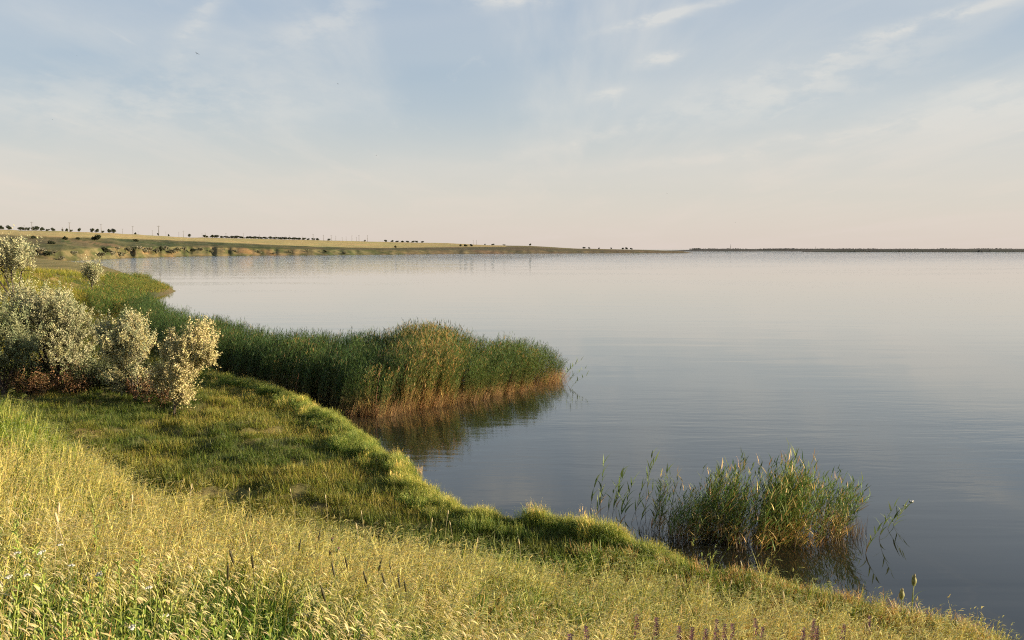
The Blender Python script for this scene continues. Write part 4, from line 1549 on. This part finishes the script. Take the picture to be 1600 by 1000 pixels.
def poles():
    lst = [(45, 8), (57, 13), (104, 6), (115, 14), (164, 13), (197, 7), (213, 12), (221, 5), (243, 7), (253, 15), (264, 6), (284, 7), (291, 9), (320, 6), (325, 7), (357, 7), (384, 7), (409, 6), (433, 6),
           (455, 6), (475, 6), (492, 9), (508, 8), (520, 8), (527, 7), (537, 5), (543, 6), (552, 8), (559, 6), (563, 9), (576, 9), (740, 6), (745, 6)]
    mp, nt, out = new_mat('weathered_pole')
    at = nt.nodes.new('ShaderNodeTexCoord')
    n = noise(nt, at.outputs['Object'], 3, 3)
    p = nt.nodes.new('ShaderNodeBsdfPrincipled')
    nt.links.new(ramp(nt, n, [(.3, (.10, .095, .09)), (.7, (.16, .15, .14))]), p.inputs['Base Color'])
    p.inputs['Roughness'].default_value = .85
    nt.links.new(p.outputs[0], out.inputs[0])
    mb = MB()
    tube(mb, [(0, 0, -.06), (0, 0, .5), (0, 0, 1)], [.024, .02, .015], (.1, .1, .1), 6)
    mpole = mb.mesh('post', mp)
    mb = MB()
    tube(mb, [(-.09, 0, .93), (0, 0, .94), (.09, 0, .93)], [.011, .011, .011], (.1, .1, .1), 4)
    marm = mb.mesh('crossarm', mp)
    mb = MB()
    for q in (-.08, 0, .08):
        tube(mb, [(q, 0, .94), (q, 0, .975)], [.008, .006], (.1, .1, .1), 5)
    mins = mb.mesh('insulators', mp)
    for i, (px, h) in enumerate(lst):
        p = far_z(px, 3.9)
        k = p[1] / F
        root = empty('utility_pole', p - np.array([0, 0, .4]), .5)
        root.scale = (h * k * 1.5,) * 2 + ((h + 1.5) * k,)
        tag(root, 'thin utility pole on the skyline, ' + ORD[i] + ' counted from the left', 'pole', 'utility poles along the skyline')
        add('post', mpole, root)
        add('crossarm', marm, root)
        add('insulators', mins, root)


poles()


def far_woods():
    """the far right shore's trees read as one ragged band"""
    for nm, px0, px1, dist, row, lab, n, hh in (('distant_woods', 1075, 2150, 2840, 388.8, 'ragged line of tiny trees along the right horizon shore', 1900, 2.6),
                                                ('distant_scrub', 1330, 2150, 1960, 391.6, 'dark scrub along the low spit at right', 300, 2.2)):
        mb = MB()
        px = U(px0, px1, n)
        d = dist + U(-60, 60, n)
        z0 = (CAMZ + (389.0 - row) / F * d) - 2.0
        x = (px - 800) / F / CP * d
        h = hh * (.4 + 1.1 * fbm(px / 30., 0 * px, 3, 301)) * U(.6, 1.2, n)
        for j in range(n):
            lump(mb, (x[j], d[j], z0[j] + h[j] * .5), (h[j] * U(.7, 1.4), h[j] * .7, h[j] * .62), np.array([.06, .06, .055]) * U(.7, 1.3), 6, 4, j, .5)
        tag(add(nm, mb.mesh(nm, M_FARLEAF, smooth=False)), lab, 'woods', kind='stuff')
    # slim masts on the right horizon
    mb = MB()
    tube(mb, [(0, 0, 0), (0, 0, 10), (0, 0, 22)], [.9, .7, .35], (.1, .1, .1), 6)
    tube(mb, [(-2, 0, 15), (0, 0, 15.2), (2, 0, 15)], [.3, .3, .3], (.1, .1, .1), 4)
    me = mb.mesh('mast', M_BARK)
    for px, s, lab in ((1139, .9, 'faint mast on the right horizon, left of the pair'), (1271, .6, 'short mast on the right horizon shore, right of the pair')):
        d = 2850.0
        tag(add('mast', me, None, ((px - 800) / F / CP * d, d, 3.0), 0, s), lab, 'mast', 'masts on the right horizon')


far_woods()


# ------------------------------------------------------------------ single plants in the foreground
def sub(root, name, mb, mat=None):
    return add(name, mb.mesh(name, mat or M_WEED), root)


def top_at(px, py, h, d):
    """base of a plant whose top (h above its base) shows at px, py; search along the ray"""
    dr = ray(px, py)
    t = np.linspace(2.0, 26, 1200)
    pts = np.outer(t, dr) + np.array([0, 0, CAMZ])
    z = ground_z(pts[:, 0], pts[:, 1])[0]
    k = np.argmax(pts[:, 2] - z <= h)
    return np.array([pts[k, 0], pts[k, 1], z[k]]), pts[k, 1]


def stem_tube(mb, h, bend, r, col, col2=None, k=6):
    t = np.linspace(0, 1, k)
    a = U(0, 6.28)
    pts = np.stack([bend * h * t ** 2 * math.cos(a), bend * h * t ** 2 * math.sin(a), h * t - .04], 1)
    tube(mb, pts, r * (1.1 - .6 * t), np.array(col), 5, col2)
    return pts


def sage(px, py, lab):
    h = .70
    base, d = top_at(px, py, h, 0)
    root = tag(empty('purple_sage', base), lab, 'flower', 'purple sage spikes at the bottom edge')
    mb = MB()
    pts = stem_tube(mb, h, .06, .0045, (.16, .19, .06), np.array((.16, .07, .12)))
    sub(root, 'stem', mb)
    mb = MB()
    for q in np.arange(.56, 1.0, .035):
        c = np.array([np.interp(q, np.linspace(0, 1, 6), pts[:, i]) for i in range(3)])
        n = 8
        rr = .026 * (1.15 - q) / .5 + .014
        a = np.arange(n) * 6.28 / n + U(0, 1)
        b = c + np.stack([.3 * rr * np.cos(a), .3 * rr * np.sin(a), U(-.004, .004, n)], 1)
        strips(mb, b, a, U(.7, 1.1, n), U(1.2, 1.9, n), rr * 1.15, .019, 2, hsvmix(n, [(.13, .03, .07), (.10, .03, .075), (.16, .05, .07)]), hsvmix(n, [(.20, .07, .14), (.13, .045, .10)]), lance)
    sub(root, 'flower_spike', mb)
    mb = MB()
    n = 6
    z = U(.05, .3, n)
    strips(mb, np.stack([0 * z, 0 * z, z], 1), U(0, 6.28, n), U(.6, .9, n), U(1.3, 1.9, n), U(.05, .10, n), .022, 3, (.10, .15, .04), (.15, .2, .06), lance)
    sub(root, 'leaves', mb)


for i, (px, py) in enumerate([(884, 985), (921, 972), (994, 958), (1026, 958), (1060, 975), (1081, 973), (1101, 975), (1120, 966), (1131, 972), (1147, 968), (1185, 963), (1195, 974), (1252, 975), (1268, 962), (1276, 972), (1315, 970), (1362, 960)]):
    sage(px, py, 'purple sage flower spike at the bottom edge, ' + ORD[i] + ' from the left')


def goatsbeard(px, py, h, lab):
    base, d = top_at(px, py, h, 0)
    root = tag(empty('goatsbeard', base), lab, 'wildflower', 'closed goatsbeard buds by the water')
    mb = MB()
    pts = stem_tube(mb, h * .80, .05, .015, (.20, .25, .08), np.array((.26, .31, .11)))
    sub(root, 'stem', mb)
    tp = pts[-1]
    mb = MB()
    t = np.linspace(0, 1, 9)
    tube(mb, tp + np.outer(t, [.012, 0, h * .22]), 2.3 * np.array([.008, .013, .017, .019, .017, .013, .009, .006, .002]), np.array((.25, .30, .11)), 8, np.array((.30, .27, .12)))
    sub(root, 'bud', mb)
    mb = MB()
    n = 9
    a = np.arange(n) * 6.28 / n
    strips(mb, tp + np.stack([.026 * np.cos(a), .026 * np.sin(a), np.full(n, .0)], 1), a, .16, -.18, h * .2, .026, 3, (.28, .33, .12), (.24, .25, .10), lance)
    sub(root, 'bracts', mb)
    mb = MB()
    n = 7
    z = U(.05, .6, n) * h
    strips(mb, np.stack([0 * z, 0 * z, z], 1), U(0, 6.28, n), U(.15, .4, n), U(.8, 1.5, n), U(.2, .36, n), .02, 4, (.18, .24, .07), (.2, .25, .08), tap)
    sub(root, 'leaves', mb)


goatsbeard(1427, 893, .98, 'tallest closed goatsbeard bud at the right, against the water')
goatsbeard(1413, 917, .90, 'closed goatsbeard bud just left of the tallest one')
goatsbeard(1492, 964, .55, 'small goatsbeard bud furthest right near the corner')


def yarrow(px, py, lab):
    h = .66
    base, d = top_at(px, py, h, 0)
    root = tag(empty('white_umbel', base), lab, 'wildflower', 'white umbels in the left foreground')
    mb = MB()
    pts = stem_tube(mb, h, .08, .003, (.18, .23, .07))
    tp = pts[-1]
    n = 9
    a = U(0, 6.28, n)
    r = U(.004, .024, n)
    for j in range(n):
        tube(mb, [tp - np.array([0, 0, .04]), tp + np.array([r[j] * math.cos(a[j]), r[j] * math.sin(a[j]), .004])], [.0012, .001], (.2, .25, .08), 3)
    sub(root, 'stem', mb)
    mb = MB()
    for j in range(n):
        lump(mb, tp + np.array([r[j] * math.cos(a[j]), r[j] * math.sin(a[j]), .006]), (.009, .009, .005), (.62, .60, .50), 6, 4, j, .3)
    sub(root, 'flower_head', mb)
    mb = MB()
    m = 8
    z = U(.1, .4, m)
    strips(mb, np.stack([0 * z, 0 * z, z], 1), U(0, 6.28, m), U(.4, .8, m), U(1.0, 1.6, m), U(.05, .10, m), .012, 3, (.14, .2, .05), (.2, .26, .08), lance)
    sub(root, 'leaves', mb)


for i, (px, py) in enumerate([(16, 856), (31, 890), (47, 862), (54, 887), (77, 855), (95, 848), (106, 881), (146, 888), (166, 889), (205, 964), (236, 915), (256, 948)]):
    yarrow(px, py, 'small white umbel flower in the left foreground, ' + ORD[i] + ' counted from the left edge')


def leafy_weed(px, py, h, lab):
    base, d = top_at(px, py, h, 0)
    root = tag(empty('leafy_weed', base), lab, 'weed', 'leafy weeds in the left foreground')
    mb = MB()
    pts = stem_tube(mb, h, U(.02, .14), .0052, (.24, .30, .08), np.array((.32, .40, .10)))
    sub(root, 'stem', mb)
    mb = MB()
    n = 30
    q = np.linspace(.25, 1.0, n)
    b = np.stack([np.interp(q, np.linspace(0, 1, 6), pts[:, i]) for i in range(3)], 1)
    strips(mb, b, np.arange(n) * 2.4 + U(-.4, .4, n), U(.3, .8, n), U(.9, 1.7, n), U(.045, .09, n) * (1.3 - .6 * q), U(.015, .026, n), 3,
           hsvmix(n, [(.15, .22, .035), (.20, .28, .05)]), hsvmix(n, [(.34, .46, .06), (.42, .52, .09)]), lance)
    sub(root, 'leaves', mb)
    mb = MB()
    for j in range(7):
        c = pts[-1] + np.array([U(-.018, .018), U(-.018, .018), U(-.04, .015)])
        lump(mb, c, (.006, .006, .008), (.34, .38, .10), 5, 4, j, .3)
    sub(root, 'buds', mb)


weeds = [(4, 880, .6), (36, 800, .78), (14, 930, .55), (62, 905, .6), (78, 845, .66), (88, 940, .5), (100, 955, .5), (124, 900, .6), (151, 785, .8), (128, 930, .5), (150, 880, .6), (160, 915, .55), (185, 870, .6),
         (199, 848, .75), (205, 905, .55), (215, 935, .5), (232, 875, .6), (246, 940, .5), (263, 930, .55), (290, 950, .5), (300, 925, .55), (345, 925, .5), (352, 945, .5), (375, 930, .55), (390, 900, .6), (400, 955, .5),
         (428, 945, .5), (455, 935, .5), (470, 965, .48), (500, 960, .48), (545, 945, .5), (585, 985, .45), (600, 968, .45), (330, 980, .45), (180, 975, .45), (60, 975, .45)]
weeds.sort()
for i, (px, py, h) in enumerate(weeds):
    leafy_weed(px, py, h * .5 + .52, 'bright green leafy weed stem in the left foreground, ' + ORD[i] + ' from the left edge')


def spike_grass(px, py, h, sl, col, lab, name, group, lean=.05, rad=.0055):
    base, d = top_at(px, py, h, 0)
    root = tag(empty(name, base), lab, 'grass stalk', group)
    mb = MB()
    pts = stem_tube(mb, h - sl * .8, lean, .0045, (.26, .27, .09), np.array(col) * .9)
    sub(root, 'stem', mb)
    mb = MB()
    dv = pts[-1] - pts[-2]
    dv /= np.linalg.norm(dv)
    t = np.linspace(0, 1, 7)
    tube(mb, pts[-1] + np.outer(t, dv * sl) - dv * .01, rad * np.array([.5, .95, 1.05, 1, .9, .7, .25]), np.array(col), 6)
    n = 26
    q = U(0.02, .95, n)
    a = U(0, 6.28, n)
    strips(mb, pts[-1] + np.outer(q, dv * sl) + np.stack([np.cos(a), np.sin(a), 0 * a], 1) * rad * .7, a, .4, .7, .014, .004, 2, np.array(col) * 1.1, np.array(col) * 1.4, lance)
    sub(root, 'seed_head', mb)
    mb = MB()
    n = 4
    z = U(.08, .5, n) * h
    strips(mb, np.stack([0 * z, 0 * z, z], 1), U(0, 6.28, n), U(.15, .35, n), U(.8, 1.5, n), U(.12, .2, n), .006, 3, (.18, .22, .06), (.28, .28, .1), tap)
    sub(root, 'leaves', mb)


dark = [(456, 842), (490, 828), (352, 868), (380, 850), (398, 855), (550, 861), (532, 878), (578, 870), (587, 885), (615, 888), (626, 876), (632, 898), (642, 896), (525, 905)]
dark.sort()
for i, (px, py) in enumerate(dark):
    spike_grass(px, py, .80, .15, (.06, .058, .024), 'dark narrow seed spike above the straw grass, ' + ORD[i] + ' from the left', 'timothy_stalk', 'dark seed spikes in the near grass', .14, .011)
pale = [(78, 778), (108, 790), (200, 765), (289, 752), (390, 758), (460, 760), (512, 772), (570, 797), (566, 815), (694, 797), (710, 812), (740, 835), (668, 808), (817, 842), (1104, 903), (1167, 876), (1194, 906), (1135, 900), (1228, 925), (1055, 890)]
pale.sort()
for i, (px, py) in enumerate(pale):
    spike_grass(px, py, .95, .09, (.58, .52, .30), 'tall pale dry stalk standing above the slope, ' + ORD[i] + ' from the left', 'pale_stalk', 'tall pale stalks on the slope', .10, .011)


def thistle(px, py):
    h = .8
    base, d = top_at(px, py, h, 0)
    root = tag(empty('thistle', base), 'dark thistle with a small purple head amid the straw grass', 'thistle')
    mb = MB()
    pts = stem_tube(mb, h, .06, .005, (.14, .17, .06))
    sub(root, 'stem', mb)
    for j, c in enumerate((pts[-1], pts[-2] + np.array([.06, 0, .03]), pts[-2] + np.array([-.05, .02, -.02]))):
        mb = MB()
        lump(mb, c, (.018, .018, .02), (.10, .11, .05), 8, 6, j, .2)
        n = 22
        a = U(0, 6.28, n)
        strips(mb, c + np.stack([.008 * np.cos(a), .008 * np.sin(a), np.full(n, .012)], 1), a, .1, .6, .028, .004, 2, (.25, .06, .18), (.34, .10, .26), tap)
        sub(root, 'flower_head', mb)
    mb = MB()
    n = 14
    z = U(.15, .7, n)
    strips(mb, np.stack([0 * z, 0 * z, z], 1), U(0, 6.28, n), U(.4, .8, n), U(1.0, 1.7, n), U(.06, .13, n), .025, 4, (.09, .13, .04), (.16, .2, .07), lance)
    sub(root, 'leaves', mb)


thistle(525, 838)


def tussock(px, py, n, hh, cols, lab):
    p = P(px, py, .35)
    p[2] = gz(p[0], p[1])
    root = tag(empty('grass_tussock', p), lab, 'grass', 'tussocks on the bank edge')
    mb = MB()
    b = disc(n, .28)
    ctr = strips(mb, b, U(0, 6.28, n), U(0, .2, n), U(.15, .6, n), U(.6, 1.0, n) * hh, .006, 4, hsvmix(n, [(.16, .22, .05), (.3, .28, .1)]), hsvmix(n, cols), tap)
    sub(root, 'blades', mb)
    mb = MB()
    strips(mb, ctr[:, 3], U(0, 6.28, n), U(0, .3, n), U(.2, .8, n), U(.09, .16, n), .014, 2, hsvmix(n, cols), hsvmix(n, cols), lance)
    sub(root, 'seed_heads', mb)


tussock(745, 792, 130, .62, [(.55, .42, .25), (.6, .48, .32)], 'pinkish pale grass tussock at the bank edge by open water')
tussock(704, 782, 70, .5, [(.4, .36, .18), (.3, .32, .1)], 'small green tussock just left of the pinkish one')
tussock(648, 738, 110, .42, [(.55, .38, .18), (.6, .45, .22)], 'golden tussock at the narrow point of the green bank')


# ------------------------------------------------------------------ birds and floating bits
def bird(px, py, d, s, rz, lab, flap):
    mb = MB()
    t = np.linspace(0, 1, 8)
    tube(mb, np.stack([-.5 + t, 0 * t, .02 * np.sin(t * 3)], 1), np.array([.01, .05, .09, .11, .10, .07, .06, .015]), np.array((.03, .03, .035)), 7)
    prof = [(0, .22), (.35, .26), (.7, .17), (1.05, .02)]
    for sgn in (-1, 1):
        V = []
        for q, ch in prof:
            z = flap * q * (1 - .35 * q)
            V += [(.12 - .18 * q, sgn * q, z + .02), (.12 - ch - .22 * q, sgn * q, z), (.0 - .2 * q, sgn * q, z + .035)]
        fs = []
        for k in range(3):
            a = 3 * k
            fs += [(a, a + 3, a + 5, a + 2), (a + 2, a + 5, a + 4, a + 1), (a + 1, a + 4, a + 3, a)]
        mb.put(np.array(V), [np.array(fs)], np.array((.035, .035, .04)))
    mb.put([(-.45, 0, 0), (-.75, .12, 0), (-.7, 0, .02), (-.75, -.12, 0)], [np.array([[0, 1, 2, 3]])], np.array((.03, .03, .03)))
    o = add('bird', mb.mesh('bird', M_WEED), None, PD(px, py, d), rz, s)
    o.rotation_euler = (.35, .1, rz)
    tag(o, lab, 'bird', 'birds far off in the sky')


bird(308, 84, 60, .17, 2.6, 'largest dark bird in the upper left sky', .25)
bird(528, 131, 70, .10, 2.8, 'small dark bird in the sky left of centre', .35)
bird(82, 187, 70, .07, .4, 'tiny bird speck low in the far left sky', .3)
bird(588, 243, 70, .08, .2, 'tiny bird speck in the middle of the sky', .2)
bird(1149, 348, 90, .09, .6, 'tiny bird low over the right horizon', .3)
bird(1042, 302, 90, .07, 2.2, 'faint bird speck above the far spit', .3)
bird(120, 87, 80, .07, 2.0, 'faint bird speck left of the largest bird', .3)


def floaters():
    for px, py, r, lab in ((1425, 784, .045, 'small white fluff floating right of the near reeds'), (1413, 790, .03, 'smaller white fluff beside the floating one')):
        mb = MB()
        for j in range(4):
            lump(mb, (U(-r, r), U(-r, r), .01), (r * .8, r * .8, r * .4), (.6, .6, .58), 6, 4, j, .4)
        tag(add('floating_fluff', mb.mesh('floating_fluff', M_WEED), None, P(px, py)), lab, 'fluff', 'fluff floating on the water')


floaters()

# ------------------------------------------------------------------ render settings
scene.render.engine = 'CYCLES'
scene.cycles.use_denoising = False
scene.cycles.filter_width = 1.15
scene.cycles.max_bounces = 5
scene.cycles.use_adaptive_sampling = True
scene.cycles.adaptive_threshold = 0.03
scene.cycles.diffuse_bounces = 2
scene.cycles.glossy_bounces = 2
scene.cycles.transmission_bounces = 4
scene.cycles.transparent_max_bounces = 4
scene.cycles.caustics_reflective = False
scene.cycles.caustics_refractive = False
